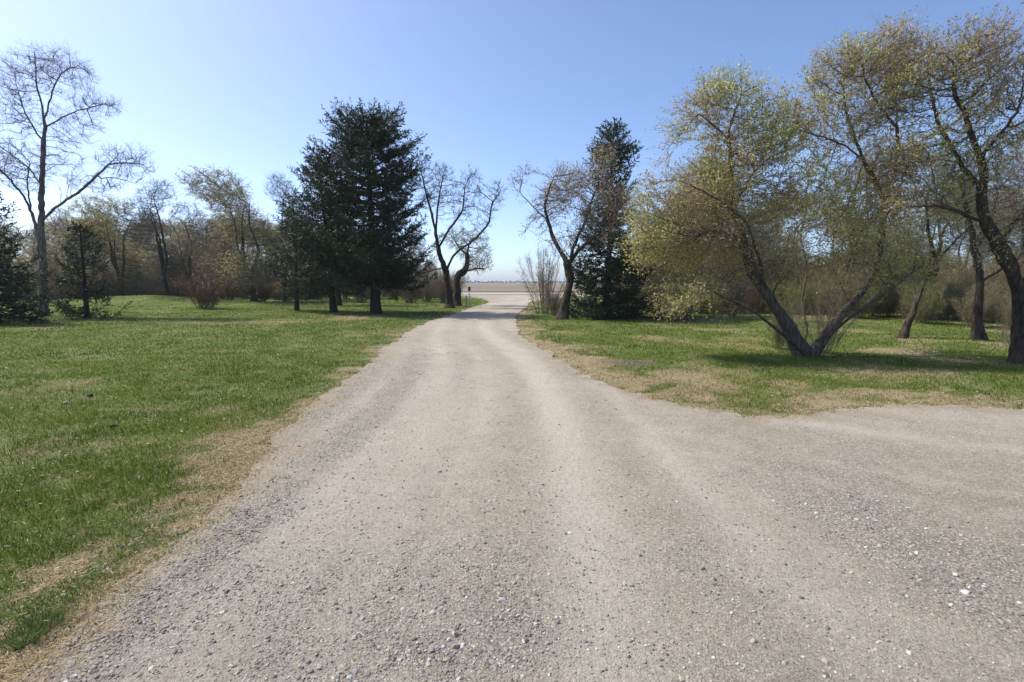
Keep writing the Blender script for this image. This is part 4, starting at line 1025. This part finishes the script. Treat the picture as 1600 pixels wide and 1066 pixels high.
# grass tufts that stand out at the gravel edge
def tuft(u, v, hw, hh, seed, label):
    rng = np.random.default_rng(seed); p_ = ground(u, v); n = 420; k = p_[1] / 800
    a = rng.uniform(0, 6.28, n); r_ = hw * k * rng.random(n) ** .8 * (.65 + .5 * vnoise(a * 1.1, a * 0 + seed, 7)) * np.where(rng.random(n) < .25, 1.9, 1); x, y = np.cos(a) * r_, np.sin(a) * r_ * .8
    h = hh * k * rng.uniform(.5, 1.15, n); la = a + rng.normal(0, .6, n); ln_ = rng.uniform(.3, 1.3, n); wd = .0022
    b1 = rng.uniform(0, 6.28, n)
    v_ = np.stack([np.stack([x - np.cos(b1) * wd, y - np.sin(b1) * wd, 0 * x - .01], 1), np.stack([x + np.cos(b1) * wd, y + np.sin(b1) * wd, 0 * x - .01], 1), np.stack([x + np.cos(la) * ln_ * h, y + np.sin(la) * ln_ * h, h], 1)], 1)
    c = (np.array([.12, .18, .055]) * rng.uniform(.55, 1.5, (n, 1))); mb = MB(); mb.add(v_.reshape(-1, 3), np.arange(n * 3).reshape(-1, 3), c)
    o = mb.build('grass_tuft', M_GRASS, loc=(p_[0], p_[1], p_[2] + .01)); tag(o, label, 'grass tuft')
tuft(38, 1003, 38, 20, 1, 'dark green grass tuft in the straw at the near gravel corner')
tuft(70, 975, 30, 15, 2, 'smaller green grass tuft behind the dark one at the near corner')

# ---------------- tree line on the horizon
rng = np.random.default_rng(91); mb = MB()
xs_ = np.concatenate([np.arange(-900, 900, 2.2)]); dens = fbm(xs_ * .012, xs_ * 0 + 3, 191, 3); keep = (dens > .47) | (np.abs(xs_ + 140) < 110)
xs_ = xs_[keep]; hh = rng.uniform(1.2, 3.6, len(xs_)) * (.6 + dens[keep]); ysx = 900 + rng.uniform(-15, 15, len(xs_))
for rep_ in range(5):
    n = len(xs_); x = xs_ + rng.normal(0, 1.6, n); y = ysx + rng.normal(0, 4, n); z = hh * rng.uniform(.1, 1, n)
    v = np.repeat(ICO_V[None], n, 0) * rng.uniform(.6, 1.3, (n, 12, 1)) * np.array([1.6, 1.4, 1.0]) * rng.uniform(.5, 1.1, (n, 1, 1)) + np.stack([x, y, z], 1)[:, None]
    t = (np.arange(n) * 12)[:, None, None] + ICO_T[None]
    mb.add(v.reshape(-1, 3), t.reshape(-1, 3), np.repeat(np.array([.09, .09, .075]) * rng.uniform(.7, 1.2, (n, 1)), 20, 0))
o = mb.build('far_treeline', M_TWIG); tag(o, kind='stuff')
mb = MB(); hv = np.array([(x, y, z) for x in (-4150, 4150) for y in (-420, 5700) for z in (-1.6, 14.5)], float)
mb.add(hv, [(0, 1, 3), (0, 3, 2), (4, 6, 7), (4, 7, 5), (0, 4, 5), (0, 5, 1), (2, 3, 7), (2, 7, 6), (0, 2, 6), (0, 6, 4), (1, 5, 7), (1, 7, 3)])
m = bpy.data.materials.new('haze'); m.use_nodes = True; nt = m.node_tree; nt.nodes.remove(nt.nodes['Principled BSDF'])
pv = nt.nodes.new('ShaderNodeVolumePrincipled'); pv.inputs['Color'].default_value = (.86, .92, 1, 1); pv.inputs['Density'].default_value = .00038
nt.links.new(pv.outputs[0], nt.nodes['Material Output'].inputs['Volume'])
tag(mb.build('haze', m, col=False), kind='stuff')
print('tris', sum(len(o.data.polygons) for o in {o.data.name: o for o in COL.objects if o.type == 'MESH'}.values()), 'objs', len(COL.objects))
